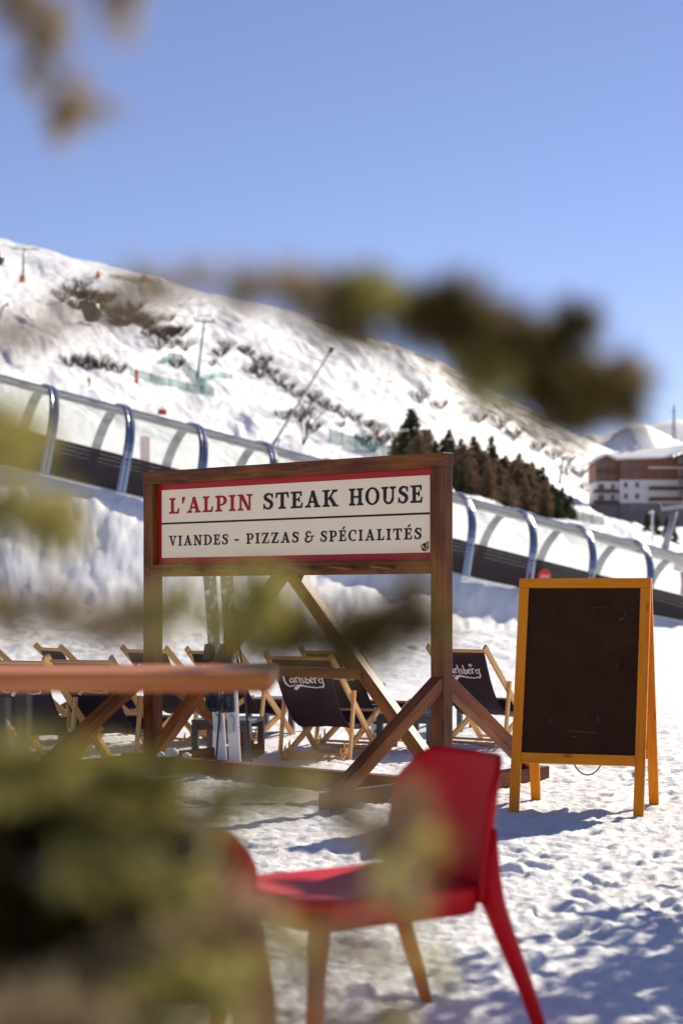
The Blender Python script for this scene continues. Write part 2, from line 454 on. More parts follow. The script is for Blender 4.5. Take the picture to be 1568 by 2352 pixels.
def build_ground():
    u = np.arange(-260, 1836, 5.0)
    rows = [2.6]
    while rows[-1] < 1600:
        d = rows[-1]
        rows.append(d * (1.0024 if d < 7 else 1.0019 if d < 14.5 else 1.0036 if d < 60 else 1.0075))
    D = np.array(rows)
    P, DD = np.meshgrid(u, D)
    X = (P - CX) / F * DD
    Z = height(X, DD)
    n, k = P.shape
    V = np.stack([X, DD, Z], -1).reshape(-1, 3)
    ii = (np.arange(n - 1)[:, None] * k + np.arange(k - 1)[None, :]).ravel()
    Fq = np.stack([ii, ii + 1, ii + k + 1, ii + k], -1)
    ob = np_mesh('ground', V, Fq, M['snow'], smooth=True)
    tag(ob, 'trampled snow rising into the snowy mountainside with brown bare patches', None, None, 'structure')
    # bare earth and dry grass showing through on the mountainside
    s, q = X * .82 - DD * .05, DD * .9 + X * .35
    streak = perlin(s / 9 + 3, q / 34) * .5 + perlin(s / 26 + 1, q / 80) * .5 + perlin(X / 3, DD / 5) * .25
    def blob(px, py, rx, ry, rot=0):
        Y = HY - (Z - CAM_Z) / DD * F
        a, b_ = P - px, Y - py
        c, s_ = math.cos(R(rot)), math.sin(R(rot))
        a, b_ = a * c + b_ * s_, -a * s_ + b_ * c
        return np.exp(-((a / rx) ** 2 + (b_ / ry) ** 2))
    bare = 0.30 * streak + .04 + .10 * sm(500, 1100, P) + .16 * perlin(P / 30, (HY - (Z - CAM_Z) / DD * F - .45 * P) / 7)
    bare = bare + .26 * blob(640, 705, 230, 42, 14) + .3 * blob(820, 770, 150, 50, 22)
    bare = bare + .30 * blob(1020, 830, 230, 55, 30) + .32 * blob(1180, 960, 170, 55, 33) + .25 * blob(1330, 1045, 110, 30, 25)
    bare = bare + .36 * blob(255, 700, 80, 26, 25) + .34 * blob(330, 745, 70, 30, 30) + .35 * blob(190, 670, 40, 14, 20)
    bare = bare + .35 * blob(45, 800, 40, 10, 20) + .4 * blob(110, 795, 35, 12, 12)
    bare = bare + .28 * blob(870, 960, 120, 40, 25) + .25 * blob(600, 830, 90, 30, 20)
    bare = np.where(DD > 110, bare, -1)
    bare = bare - .5 * blob(100, 620, 260, 35, 12)
    a1 = ob.data.attributes.new('bare', 'FLOAT', 'POINT'); a1.data.foreach_set('value', bare.astype(np.float32).ravel())
    dirt = np.clip(perlin(X * 1.3 + 11, DD * 1.5) * .9 + perlin(X * 5, DD * 6) * .4 - .18, 0, 1) * .75 * (1 - sm(12, 18, DD))
    a2 = ob.data.attributes.new('dirt', 'FLOAT', 'POINT'); a2.data.foreach_set('value', dirt.astype(np.float32).ravel())
    # the wide surroundings, lying a little lower
    ys = np.concatenate([np.linspace(-120, 2, 30), np.geomspace(2.6, 9000, 110)])
    tt = np.concatenate([np.linspace(-6, -.3, 40), np.linspace(-.28, .28, 57), np.linspace(.3, 6, 40)])
    T, Y = np.meshgrid(tt, ys)
    Xs = T * np.maximum(Y, 30) + np.where(Y < 30, 0, 0)
    Zs = height(Xs, np.maximum(Y, 1.0), fine=False)
    Zs = np.where(Y < 14, 0, Zs) - np.where(Y < 14, .28, np.where(Y < 20, .8, np.where(Y < 150, 3.5, 12.0)))
    n, k = Y.shape
    V = np.stack([Xs, Y, Zs], -1).reshape(-1, 3)
    ii = (np.arange(n - 1)[:, None] * k + np.arange(k - 1)[None, :]).ravel()
    o2 = np_mesh('snow_field', V, np.stack([ii, ii + 1, ii + k + 1, ii + k], -1), M['snow'], smooth=True)
    tag(o2, 'wide snow covered valley floor around the terrace', None, None, 'structure')
build_ground()

# far ridges behind the hotel
def far_ridge(name, D, pts, depth, label, seed, rough):
    rs = np.random.RandomState(seed)
    px = np.linspace(pts[0][0], pts[-1][0], 90)
    py = np.interp(px, [p[0] for p in pts], [p[1] for p in pts])
    X = (px - CX) / F * D
    top = CAM_Z + (HY - py) / F * D + rough * perlin(X / (D * .012), X * 0 + seed) + rough * .5 * perlin(X / (D * .004), X * 0)
    V = []
    for j in range(24):
        t = j / 23
        y = D - depth * (1 - t) if t < 1 else D
        z = top * (t ** .8) + (1 - t) * (-20) + rough * 2.0 * (t * (1 - t)) * perlin(X / (D * .01) + j * .3, np.full_like(X, j * .35 + seed))
        V.append(np.stack([X + 0 * z, np.full_like(X, y), z], -1))
    V.append(np.stack([X, np.full_like(X, D + depth), X * 0 - 60], -1))
    V = np.array(V); n, k = V.shape[:2]
    ii = (np.arange(n - 1)[:, None] * k + np.arange(k - 1)[None, :]).ravel()
    return tag(np_mesh(name, V.reshape(-1, 3), np.stack([ii, ii + 1, ii + k + 1, ii + k], -1), M['snow'], smooth=True), label, None, None, 'structure')
far_ridge('hill', 1400, [(1330, 1030), (1400, 1000), (1445, 972), (1475, 970), (1500, 984), (1535, 1000), (1568, 1020), (1700, 1075), (1900, 1120)], 300, 'bright snowy ridge rising behind the hotel roof', 5, 1.2)
far_ridge('mountain', 4200, [(1250, 1010), (1440, 985), (1500, 974), (1560, 962), (1640, 966), (1800, 940), (2100, 960)], 1500, 'pale blue distant mountain beyond the snowy ridge', 8, 10)

# ---------------------------------------------------------------- covered moving walkway
TA = Vector((.906, .423, 0))
TB = Vector((-.423, .906, 0))
SL = -0.40 / 1.953
A3 = Vector((TA.x, TA.y, SL)).normalized()
N3 = (TB.cross(A3) * -1).normalized()
if N3.z < 0: N3 = -N3
def tk(k): return Vector(((-7.62 + 1.755 * k), 43 + .82 * k, 4.2 - .40 * k))
W2, SK, HT = 1.5, .92, 2.34
def arch(t, r=0.0):
    """t 0..1 from the front base over the top to the back base -> (b, n)"""
    a = .26
    if t < a: return (-W2 - r + .06 * (t / a), SK * t / a)
    if t > 1 - a: return (W2 + r - .06 * ((1 - t) / a), SK * (1 - t) / a)
    th = math.pi * (1 - (t - a) / (1 - 2 * a))
    return (math.cos(th) * (W2 - .06 + r), SK + math.sin(th) * (HT - SK + r))
def tpt(k, t, r=0.0, n0=0.0):
    b, n = arch(t, r); b += .5
    return tk(k) + TB * b + N3 * (n + n0)
def cover_material():
    m = bpy.data.materials.new('frosted_cover'); m.use_nodes = True
    t = m.node_tree; t.nodes.remove(t.nodes["Principled BSDF"])
    out = t.nodes["Material Output"]
    tr = t.nodes.new('ShaderNodeBsdfTransparent'); tr.inputs[0].default_value = (.95, .97, .96, 1)
    df = t.nodes.new('ShaderNodeBsdfDiffuse'); df.inputs[0].default_value = (.9, .92, .9, 1)
    tl = t.nodes.new('ShaderNodeBsdfTranslucent'); tl.inputs[0].default_value = (.93, .95, .93, 1)
    gl = t.nodes.new('ShaderNodeBsdfGlossy'); gl.inputs['Roughness'].default_value = .12
    m1 = t.nodes.new('ShaderNodeMixShader'); m1.inputs[0].default_value = .8
    t.links.new(df.outputs[0], m1.inputs[1]); t.links.new(tl.outputs[0], m1.inputs[2])
    tc = t.nodes.new('ShaderNodeTexCoord')
    n = t.nodes.new('ShaderNodeTexNoise'); n.inputs['Scale'].default_value = .8; n.inputs['Detail'].default_value = 4
    t.links.new(tc.outputs['Object'], n.inputs['Vector'])
    mr = t.nodes.new('ShaderNodeMapRange'); mr.inputs[3].default_value = .14; mr.inputs[4].default_value = .28
    t.links.new(n.outputs[0], mr.inputs[0])
    m2 = t.nodes.new('ShaderNodeMixShader')
    t.links.new(mr.outputs[0], m2.inputs[0]); t.links.new(tr.outputs[0], m2.inputs[1]); t.links.new(m1.outputs[0], m2.inputs[2])
    fr = t.nodes.new('ShaderNodeFresnel'); fr.inputs[0].default_value = 1.16
    m3 = t.nodes.new('ShaderNodeMixShader')
    t.links.new(fr.outputs[0], m3.inputs[0]); t.links.new(m2.outputs[0], m3.inputs[1]); t.links.new(gl.outputs[0], m3.inputs[2])
    t.links.new(m3.outputs[0], out.inputs[0])
    return m
M['cover'] = cover_material()
def build_tunnel():
    root = empty('covered_walkway', (0, 0, 0), 0, 'long frosted clear tunnel with metal hoops and dark skirt climbing the snow bank', 'tunnel')
    k0, k1 = -2, 13
    mb = MB()
    def f(u, v): return tpt(k0 + u * (k1 - k0), .252 + v * .496)
    mb.grid(f, 90, 30)
    mb.build('cover', M['cover'], root, smooth=True)
    for side in (0, 1):
        mb = MB()
        nrow = 9
        for i in range(nrow):                    # lapped dark boards
            n0, n1 = SK * i / nrow, SK * (i + 1) / nrow
            sgn = -1 if side == 0 else 1
            b0, b1 = (W2 + .005) * sgn + .5, (W2 - .03) * sgn + .5
            pa, pb = tk(k0), tk(k1)
            q = [pa + TB * b0 + N3 * n0, pb + TB * b0 + N3 * n0, pb + TB * b1 + N3 * (n1 + .003), pa + TB * b1 + N3 * (n1 + .003)]
            ids = [mb.vert(p) for p in q]
            mb.face(ids if side == 0 else ids[::-1])
        mb.build('skirt', M['skirt'], root)
        mb = MB()
        sgn = -1 if side == 0 else 1
        mb.beam(tk(k0) + TB * ((W2 + .03) * sgn + .5) + N3 * -.04, tk(k1) + TB * ((W2 + .03) * sgn + .5) + N3 * -.04, .16, .1, N3)
        mb.build('base_kerb', M['steel'], root)
    mb = MB()
    pa, pb = tk(k0), tk(k1)
    ids = [mb.vert(p) for p in (pa - TB * .95 + N3 * .02, pb - TB * .95 + N3 * .02, pb + TB * 1.95 + N3 * .02, pa + TB * 1.95 + N3 * .02)]
    mb.face(ids); mb.build('belt', M['snow'], root)
    for k in range(k0, k1 + 1):
        mb = MB()
        steps = 44
        prof = [(-.125, .012), (-.125, .035), (-.05, .05), (-.025, .034), (.025, .034), (.05, .05), (.125, .035), (.125, .012)]
        rings = []
        for i in range(steps + 1):
            t = i / steps
            rings.append([mb.vert(tpt(k, t, r=.01 + h_ ) + A3 * w_) for w_, h_ in prof])
        for i in range(steps):
            for j in range(len(prof) - 1):
                mb.face((rings[i][j], rings[i + 1][j], rings[i + 1][j + 1], rings[i][j + 1]))
            mb.face((rings[i][-1], rings[i + 1][-1], rings[i + 1][0], rings[i][0]))
        mb.build('hoop', M['chrome'], root)
    # faded red poster on the cover, low at the far end
    mb = MB()
    def pf(u, v): return tpt(9.55 + u * 1.0, .262 + (.075 + .02 * u) * v, .012)
    mb.grid(pf, 6, 6); mb.build('poster', mat('faded_poster', (.62, .42, .38), .6, vary=(3, .25)), root)
build_tunnel()

# ---------------------------------------------------------------- lettering
def ring_poly(cx, cy, rx, ry, a0, a1, tx, ty, n=14):
    o = [(cx + rx * math.cos(a0 + (a1 - a0) * i / n), cy + ry * math.sin(a0 + (a1 - a0) * i / n)) for i in range(n + 1)]
    q = [(cx + (rx - tx) * math.cos(a0 + (a1 - a0) * i / n), cy + (ry - ty) * math.sin(a0 + (a1 - a0) * i / n)) for i in range(n + 1)]
    return [[o[i], o[i + 1], q[i + 1], q[i]] for i in range(n)]
def stroke(pts, widths):
    """variable width ribbon along a smooth curve"""
    P = [Vector((x, y, 0)) for x, y in pts]
    c, w = [], []
    for i in range(len(P) - 1):
        p0, p1, p2, p3 = P[max(i - 1, 0)], P[i], P[i + 1], P[min(i + 2, len(P) - 1)]
        for s in range(6):
            t = s / 6
            c.append(.5 * ((2 * p1) + (p2 - p0) * t + (2 * p0 - 5 * p1 + 4 * p2 - p3) * t * t + (3 * p1 - p0 - 3 * p2 + p3) * t ** 3))
            w.append(widths[i] + (widths[i + 1] - widths[i]) * t)
    c.append(P[-1]); w.append(widths[-1])
    L, Rr = [], []
    for i, p in enumerate(c):
        d = (c[min(i + 1, len(c) - 1)] - c[max(i - 1, 0)]).normalized()
        nrm = Vector((-d.y, d.x, 0)) * (w[i] / 2)
        L.append((p.x + nrm.x, p.y + nrm.y)); Rr.append((p.x - nrm.x, p.y - nrm.y))
    return [[Rr[i], Rr[i + 1], L[i + 1], L[i]] for i in range(len(c) - 1)]
def rect(a, b, c, d): return [(a, b), (c, b), (c, d), (a, d)]
def serif(a, c, y, up):
    """slab with slightly cupped ends; up = +1 foot, -1 head"""
    h = .085
    if up > 0: return [(a, y), (c, y), (c - .015, y + h * .85), ((a + c) / 2 + (c - a) * .22, y + h * 1.5), ((a + c) / 2 - (c - a) * .22, y + h * 1.5), (a + .015, y + h * .85)]
    return [(a, y), (a + .015, y - h * .85), ((a + c) / 2 - (c - a) * .22, y - h * 1.5), ((a + c) / 2 + (c - a) * .22, y - h * 1.5), (c - .015, y - h * .85), (c, y)]
PI = math.pi
def glyph(ch):
    T = .20
    if ch == 'I': return .46, [rect(.13, 0, .33, 1), serif(0, .46, 0, 1), serif(0, .46, 1, -1)]
    if ch == 'L': return .74, [rect(.13, 0, .33, 1), serif(0, .47, 1, -1), rect(0, 0, .68, .105), [(.56, .0), (.68, 0), (.73, .34), (.655, .34), (.58, .12)]]
    if ch == 'E': return .78, [rect(.13, 0, .33, 1), rect(0, .9, .70, 1), rect(0, 0, .72, .105), rect(.3, .47, .55, .57), [(.50, .37), (.58, .37), (.58, .67), (.50, .67)],
                               [(.58, 1), (.62, .72), (.70, .72), (.70, 1)], [(.60, 0), (.72, 0), (.77, .31), (.69, .31)]]
    if ch == 'É':
        w, p = glyph('E'); return w, p + [[(.32, 1.09), (.44, 1.09), (.66, 1.30), (.50, 1.36)]]
    if ch == 'T': return .86, [rect(.33, 0, .53, 1), serif(.18, .68, 0, 1), rect(.02, .895, .84, 1), [(.02, 1), (0, .68), (.075, .68), (.13, .9)], [(.73, .9), (.785, .68), (.86, .68), (.84, 1)]]
    if ch == 'H': return 1.0, [rect(.13, 0, .33, 1), rect(.67, 0, .87, 1), serif(0, .46, 0, 1), serif(0, .46, 1, -1), serif(.54, 1, 0, 1), serif(.54, 1, 1, -1), rect(.33, .455, .67, .555)]
    if ch == 'N': return 1.0, [rect(.14, 0, .25, .98), rect(.75, .0, .86, 1), [(.10, 1), (.34, 1), (.86, 0), (.68, 0)], serif(0, .39, 0, 1), serif(.61, 1.0, 1, -1), rect(0, .92, .2, 1)]
    if ch == 'A': return .98, [[(.13, 0), (.24, 0), (.50, .86), (.43, 1)], [(.38, .98), (.58, 1.02), (.89, 0), (.67, 0)], rect(.24, .28, .72, .38), serif(0, .38, 0, 1), serif(.56, .98, 0, 1)]
    if ch == 'V': return .92, [[(.09, 1), (.31, 1), (.53, .1), (.42, -.02)], [(.42, -.02), (.53, .04), (.82, 1), (.71, 1)], serif(0, .42, 1, -1), serif(.58, .94, 1, -1)]
    if ch == 'K': return .98, [rect(.13, 0, .33, 1), serif(0, .46, 0, 1), serif(0, .46, 1, -1), [(.31, .42), (.42, .42), (.84, 1), (.70, 1)], [(.38, .54), (.52, .66), (.93, 0), (.70, 0)], serif(.60, .95, 1, -1), rect(.62, 0, .99, .08)]
    if ch == 'P': return .80, [rect(.13, 0, .33, 1), serif(0, .48, 0, 1), serif(0, .3, 1, -1), rect(.3, .9, .46, 1), rect(.3, .385, .46, .475)] + ring_poly(.44, .6925, .35, .3075, -PI / 2, PI / 2, .20, .09)
    if ch == 'D': return .96, [rect(.13, 0, .33, 1), rect(0, 0, .42, .09), rect(0, .91, .42, 1)] + ring_poly(.40, .5, .54, .5, -PI / 2, PI / 2, .205, .09, 18)
    if ch == 'O': return .96, ring_poly(.48, .5, .48, .52, 0, 2 * PI, .205, .09, 34)
    if ch == 'C': return .82, ring_poly(.48, .5, .48, .52, .30 * PI, 1.72 * PI, .205, .09, 26) + [[(.70, .62), (.775, .62), (.80, .98), (.66, .9)]]
    if ch == 'U': return .96, [rect(.13, .3, .33, 1), rect(.71, .3, .82, 1), serif(0, .46, 1, -1), serif(.56, .96, 1, -1)] + ring_poly(.475, .33, .345, .35, PI, 2 * PI, .155, .115, 18)
    if ch == 'S':
        c = stroke([(.62, .80), (.50, .93), (.33, .945), (.165, .84), (.17, .67), (.36, .545), (.53, .42), (.56, .235), (.42, .065), (.22, .055), (.10, .20)],
                   [.10, .09, .12, .18, .20, .20, .20, .20, .12, .09, .10])
        return .70, c + [[(.575, .68), (.645, .68), (.66, 1.0), (.575, .92)], [(.02, .0), (.09, .06), (.11, .34), (.03, .34)]]
    if ch == 'Z': return .80, [rect(.05, .9, .76, 1), rect(.02, 0, .74, .1), [(.02, .0), (.26, 0), (.76, 1), (.52, 1)], [(.03, .70), (.11, .70), (.15, 1), (.05, 1)], [(.66, 0), (.76, 0), (.79, .31), (.71, .31)]]
    if ch == '&':
        c = stroke([(.88, .56), (.70, .52), (.72, .25), (.46, .03), (.16, .07), (.08, .28), (.26, .50), (.50, .53)], [.12, .10, .12, .14, .17, .18, .12, .10])
        d = stroke([(.44, .53), (.24, .58), (.16, .78), (.30, .96), (.52, .95), (.60, .80)], [.10, .14, .17, .12, .10, .14])
        return .95, c + d + [rect(.62, .5, .95, .59)]
    if ch == "'": return .26, [[(.05, .62), (.12, .62), (.26, .97), (.22, 1.04), (.06, 1.04)]]
    if ch == '-': return .42, [rect(.0, .33, .40, .48)]
    return .3, []
def fatten(poly, e):
    n = len(poly); out = []
    area = sum(poly[i][0] * poly[(i + 1) % n][1] - poly[(i + 1) % n][0] * poly[i][1] for i in range(n))
    sg = 1 if area > 0 else -1
    for i in range(n):
        a, b, c = Vector(poly[i - 1]), Vector(poly[i]), Vector(poly[(i + 1) % n])
        d1, d2 = (b - a), (c - b)
        if d1.length > 1e-6: d1.normalize()
        if d2.length > 1e-6: d2.normalize()
        nn = Vector((d1.y + d2.y, -d1.x - d2.x)) * sg
        if nn.length > 1e-4: nn = nn.normalized() * e
        out.append((b.x + nn.x, b.y + nn.y))
    return out
def word(mb, s, u0, u1, z, cap, P0, U, m=0, track=.14, out=Vector((0, -1, 0))):
    """set a word between u0 and u1 on the plane P0 + u*U + z*Z; each piece stands a hair prouder than the last"""
    ws = [glyph(c)[0] for c in s]
    tot = sum(ws) + track * (len(s) - 1)
    sx = (u1 - u0) / tot
    x = u0; k = 0
    for c, w in zip(s, ws):
        for poly in glyph(c)[1]:
            k += 1
            poly = fatten(poly, .016)
            e = .0012 + .00004 * (k % 23)
            mb.face([mb.vert(P0 + U * (x + px * sx) + Vector((0, 0, z + py * cap)) + out * e) for px, py in poly], m)
        x += (w + track) * sx

# ---------------------------------------------------------------- the big wooden sign
SO = Vector((-1.297, 12.6, 0))
SYAW = math.atan2(-.653, .7575)
def build_sign():
    root = empty('ski_rack_sign', SO, SYAW, 'large dark wooden frame holding the cream steak house board above a peg rail', 'sign')
    st, sr = M['stain'], M['stain_red']
    def part(name, mb, mt=st, b=.005): return mb.build(name, mt, root, bevel=b)
    for uc in (-.0945, 2.542):
        part('post', MB().box((uc, 0, 1.015), (.1, .1, 2.07)))
    part('top_beam', MB().box((1.2238, 0, 2.0965), (2.742, .106, .093)))
    part('peg_rail', MB().box((1.2238, -.005, 1.4265), (2.536, .085, .087)))
    # the painted board
    b = MB()
    b.box((1.2238, .012, 1.7615), (2.536, .02, .583)); bd = part('board', b, M['red_paint'], 0)
    b = MB(); b.box((1.225, .0, 1.763), (2.45, .0035, .489)); b.build('cream_field', M['cream'], bd)
    b = MB(); b.box((1.225, -.0022, 1.7655), (2.45, .001, .0135)); b.build('rule', M['ink_black'], bd)
    U = Vector((1, 0, 0)); P0 = Vector((0, -.0018, 0))
    def upx(px):
        m_ = (px - CX) / F
        return (1.297 + 12.6 * m_) / (.7575 + .653 * m_)
    for pxx in (406, 483, 562, 646, 733, 826, 920):
        u = upx(pxx) - .02
        mb = MB(); mb.tube([(u, -.02, 1.424), (u, -.27, 1.437)], [.0145, .013], 10)
        part('peg', mb, sr, 0)
    def lettering(s, p0, p1, z, cap, mt, **k):
        mb = MB(); word(mb, s, upx(p0), upx(p1), z, cap, P0, U, **k); mb.build('lettering', mt, bd)
    rd, bk = M['ink_red'], M['ink_black']
    lettering("L'ALPIN", 389.7, 580.6, 1.836, .110, rd)
    lettering("STEAK", 605, 777, 1.836, .110, bk)
    lettering("HOUSE", 801.5, 970.8, 1.836, .110, bk)
    lettering("VIANDES", 389, 524.9, 1.604, .0715, bk, track=.2)
    lettering("-", 540, 549.5, 1.604, .0715, bk)
    lettering("PIZZAS", 566, 687, 1.604, .0715, bk, track=.2)
    lettering("&", 700.5, 721.7, 1.604, .0715, bk)
    lettering("SPÉCIALITÉS", 736.5, 968.5, 1.604, .0715, bk, track=.2)
    # butterfly sticker in the corner
    uc, zc = upx(976), 1.553
    mb = MB()
    ell = lambda cx, cy, rx, ry, rot: [(cx + rx * math.cos(a) * math.cos(rot) - ry * math.sin(a) * math.sin(rot), cy + rx * math.cos(a) * math.sin(rot) + ry * math.sin(a) * math.cos(rot)) for a in [2 * PI * i / 14 for i in range(14)]]
    def ad(poly, e, m_): mb.face([mb.vert((uc + x, -.0018 - e, zc + y)) for x, y in poly], m_)
    ad(ell(0, 0, .031, .027, .3), .0004, 0)
    ad(ell(.017, .014, .024, .012, 1.2), .0008, 0); ad(ell(-.017, .0, .021, .012, 2.5), .0009, 0)
    ad(ell(.017, .012, .018, .006, 1.2), .0014, 1); ad(ell(-.016, .001, .016, .0065, 2.5), .0015, 1); ad(ell(.008, -.013, .009, .005, .4), .0016, 1)
    mb.build('butterfly_sticker', [M['ink_black'], M['yellow']], bd)
    # A-shaped braces in the plane of the frame and the tie between them
    part('diagonal_brace', MB().beam((1.272, 0, 1.40), (2.50, 0, .13), .088, .082, (0, 1, 0)), sr)
    part('diagonal_brace', MB().beam((1.186, .004, 1.40), (-.05, .004, .13), .088, .082, (0, 1, 0)), sr)
    part('tie_beam', MB().beam((.62, -.046, .735), (1.93, -.046, .735), .03, .068, (0, 0, 1)), sr)
    # sill along the ground, foot beams and kicking braces
    part('sill', MB().box((1.30, -.17, .045), (3.0, .1, .13)))
    for uc in (-.0945, 2.542):
        off = .0
        for sgn in (-1, 1):
            part('foot_beam', MB().box((uc + .0, sgn * .62, .04), (.1, 1.02 if sgn > 0 else .98, .115)), M['stain'])
            part('knee_brace', MB().beam((uc + .003, sgn * .04, .70), (uc + .003, sgn * 1.0, .085), .085, .085, (1, 0, 0)), sr)
    # snow crumbs lying on the sill
    return root
sign = build_sign()
def lump(mb, c, r, seed):
    rs = random.Random(seed)
    n, q = 9, 6
    ids = []
    for j in range(q + 1):
        ph = PI * j / q
        ring = []
        for i in range(n):
            th = 2 * PI * i / n
            rr = r * (.75 + .45 * rs.random())
            ring.append(mb.vert((c[0] + rr * math.sin(ph) * math.cos(th), c[1] + rr * math.sin(ph) * math.sin(th), c[2] + rr * .7 * math.cos(ph))))
        ids.append(ring)
    for j in range(q):
        for i in range(n):
            mb.face((ids[j][i], ids[j + 1][i], ids[j + 1][(i + 1) % n], ids[j][(i + 1) % n]))
def sloc(u, v, z):
    c, s = math.cos(SYAW), math.sin(SYAW)
    return Vector((SO.x + u * c - v * s, SO.y + u * s + v * c, z))
LUMPS = [((.30, -.19, .135), .05, 'round snow lump sitting on the sill beam left of the skis'), ((.42, -.16, .12), .035, 'flat grey snow crumb on the sill beam beside the ski tails'),
         ((.20, -.2, .12), .03, 'small snow crumb at the left end of the sill beam')]
for i, (c, r, lab) in enumerate(LUMPS):
    mb = MB(); lump(mb, (0, 0, 0), r, i)
    o = mb.build('snow_lump', M['snow'], smooth=True); o.location = sloc(*c)
    tag(o, lab, 'snow lump', 'snow lumps on the sill')
# ---------------------------------------------------------------- skis and poles in the rack
def lean_obj(name, u0, v0, z0, u1, v1, z1):
    """an empty at (u0,v0,z0) of the sign whose local z points at (u1,v1,z1) and whose local -y faces the street side"""
    p0, p1 = sloc(u0, v0, z0), sloc(u1, v1, z1)
    z = (p1 - p0).normalized()
    y = (sloc(0, 1, 0) - sloc(0, 0, 0)); x = y.cross(z).normalized(); y = z.cross(x)
    o = empty(name, p0)
    o.rotation_euler = Matrix((x, y, z)).transposed().to_euler()
    return o
def snowy_ski_material():
    m = mat('snowy_ski_top', (.3, .32, .24), .6)
    t = m.node_tree; b = t.nodes["Principled BSDF"]
    tc = t.nodes.new('ShaderNodeTexCoord')
    n = t.nodes.new('ShaderNodeTexNoise'); n.inputs['Scale'].default_value = 14; n.inputs['Detail'].default_value = 6
    t.links.new(tc.outputs['Object'], n.inputs['Vector'])
    sx = t.nodes.new('ShaderNodeSeparateXYZ'); t.links.new(tc.outputs['Object'], sx.inputs[0])
    mr = t.nodes.new('ShaderNodeMapRange'); mr.inputs[1].default_value = .58; mr.inputs[2].default_value = .72; mr.inputs[3].default_value = .18; mr.inputs[4].default_value = -.06
    t.links.new(sx.outputs['Z'], mr.inputs[0])
    ad = t.nodes.new('ShaderNodeMath'); ad.operation = 'ADD'; t.links.new(n.outputs[0], ad.inputs[0]); t.links.new(mr.outputs[0], ad.inputs[1])
    st = t.nodes.new('ShaderNodeMapRange'); st.inputs[1].default_value = .46; st.inputs[2].default_value = .52; t.links.new(ad.outputs[0], st.inputs[0])
    mx = t.nodes.new('ShaderNodeMix'); mx.data_type = 'RGBA'; mx.inputs[6].default_value = (.34, .36, .27, 1); mx.inputs[7].default_value = (.92, .83, .74, 1)
    t.links.new(st.outputs[0], mx.inputs[0]); t.links.new(mx.outputs[2], b.inputs['Base Color'])
    return m
M['ski'] = snowy_ski_material()
def make_ski(name, label, u0, u1, flip):
    root = tag(lean_obj(name, u0, -.06, .0, u1, .075, 1.42), label, 'ski', 'snow covered pair of skis in the rack')
    mb = MB()
    L, n = 1.62, 40
    ids = []
    for i in range(n + 1):
        t = i / n; z = L * t
        w = .056 - .010 * math.sin(PI * min(1, t * 1.05)) + .006 * t
        if t > .93: w *= math.sqrt(max(.02, 1 - ((t - .93) / .07) ** 2))
        y = .010 + (.55 * (t - .86) ** 2 * 4 if t > .86 else 0)
        th = .006 + .006 * math.sin(PI * t)
        ids.append([mb.vert((-w, y + th, z)), mb.vert((w, y + th, z)), mb.vert((w, y - th, z)), mb.vert((-w, y - th, z))])
    for i in range(n):
        for k in range(4):
            mb.face((ids[i][k], ids[i][(k + 1) % 4], ids[i + 1][(k + 1) % 4], ids[i + 1][k]))
    mb.face(ids[0][::-1]); mb.face(ids[-1])
    mb.build('ski_body', M['ski'], root, bevel=.002)
    blk = M['black_metal']
    mb = MB()                                           # heel piece low on the ski
    mb.beam((0, -.018, .44), (0, -.018, .60), .062, .03, (0, 1, 0))
    mb.beam((0, -.045, .47), (0, -.075, .565), .055, .04, (0, 1, 0), w1=.04, h1_=.05)
    mb.beam((-.028, -.055, .53), (.028, -.055, .53), .05, .05)
    mb.tube([(0, -.085, .52), (0, -.10, .475), (0, -.075, .44)], [.017, .014, .02], 8)
    mb.build('heel_binding', blk, root, bevel=.004)
    mb = MB()
    mb.beam((0, -.02, .62), (0, -.02, .90), .05, .02, (0, 1, 0))
    mb.beam((0, -.05, .82), (0, -.05, .92), .062, .055, (0, 1, 0), w1=.04, h1_=.03)
    mb.tube([(-.035, -.04, .80), (-.04, -.07, .815), (.04, -.07, .815), (.035, -.04, .80)], .009, 6)
    mb.build('toe_binding', blk, root, bevel=.004)
    mb = MB(); mb.tube([(-.05, -.03, .655), (-.06, -.075, .64), (0, -.095, .625), (.06, -.075, .64), (.05, -.03, .655)], .008, 6)
    mb.beam((-.052, -.02, .60), (-.052, -.02, .71), .02, .04); mb.beam((.052, -.02, .60), (.052, -.02, .71), .02, .04)
    mb.build('brake', blk, root)
    mb = MB(); mb.prism([(-.022, .0), (.022, .0), (.028, .10), (.0, .13), (-.028, .10)], (0, -.012, .30), (1, 0, 0), (0, 0, 1), .014)
    mb.build('heel_plate', mat('pale_plate', (.55, .58, .5), .4), root, bevel=.003)
    return root
make_ski('ski', 'snow caked ski leaning in the rack, nearer to the left wooden post', .66, .40, 1)
make_ski('ski', 'snow caked ski leaning in the rack on the side of the black pole', .79, .57, 0)
def make_pole(label, u0, u1, v0=-.08):
    root = tag(lean_obj('ski_pole', u0, v0, .01, u1, .09, 1.4), label, 'ski pole', 'ski poles beside the skis')
    MB().tube([(0, 0, 0), (0, 0, .06), (0, 0, 1.05)], [.003, .0075, .0085], 8).build('shaft', M['black_metal'], root)
    MB().tube([(0, 0, 1.05), (0, 0, 1.06), (0, 0, 1.12), (0, 0, 1.17), (0, 0, 1.19)], [.011, .015, .013, .017, .006], 8).build('grip', M['black_metal'], root)
    mb = MB(); mb.tube([(0, 0, .055), (0, 0, .062), (0, 0, .075)], [.030, .034, .012], 12); mb.build('basket', M['black_metal'], root)
    mb = MB(); mb.tube([(0, .01, 1.17), (.04, .03, 1.10), (.05, .04, .98), (.02, .03, 1.0), (0, .01, 1.14)], .005, 6); mb.build('strap', M['grey_metal'], root)
make_pole('slim black ski pole slanting down to the right of the snowy skis', .985, .62)
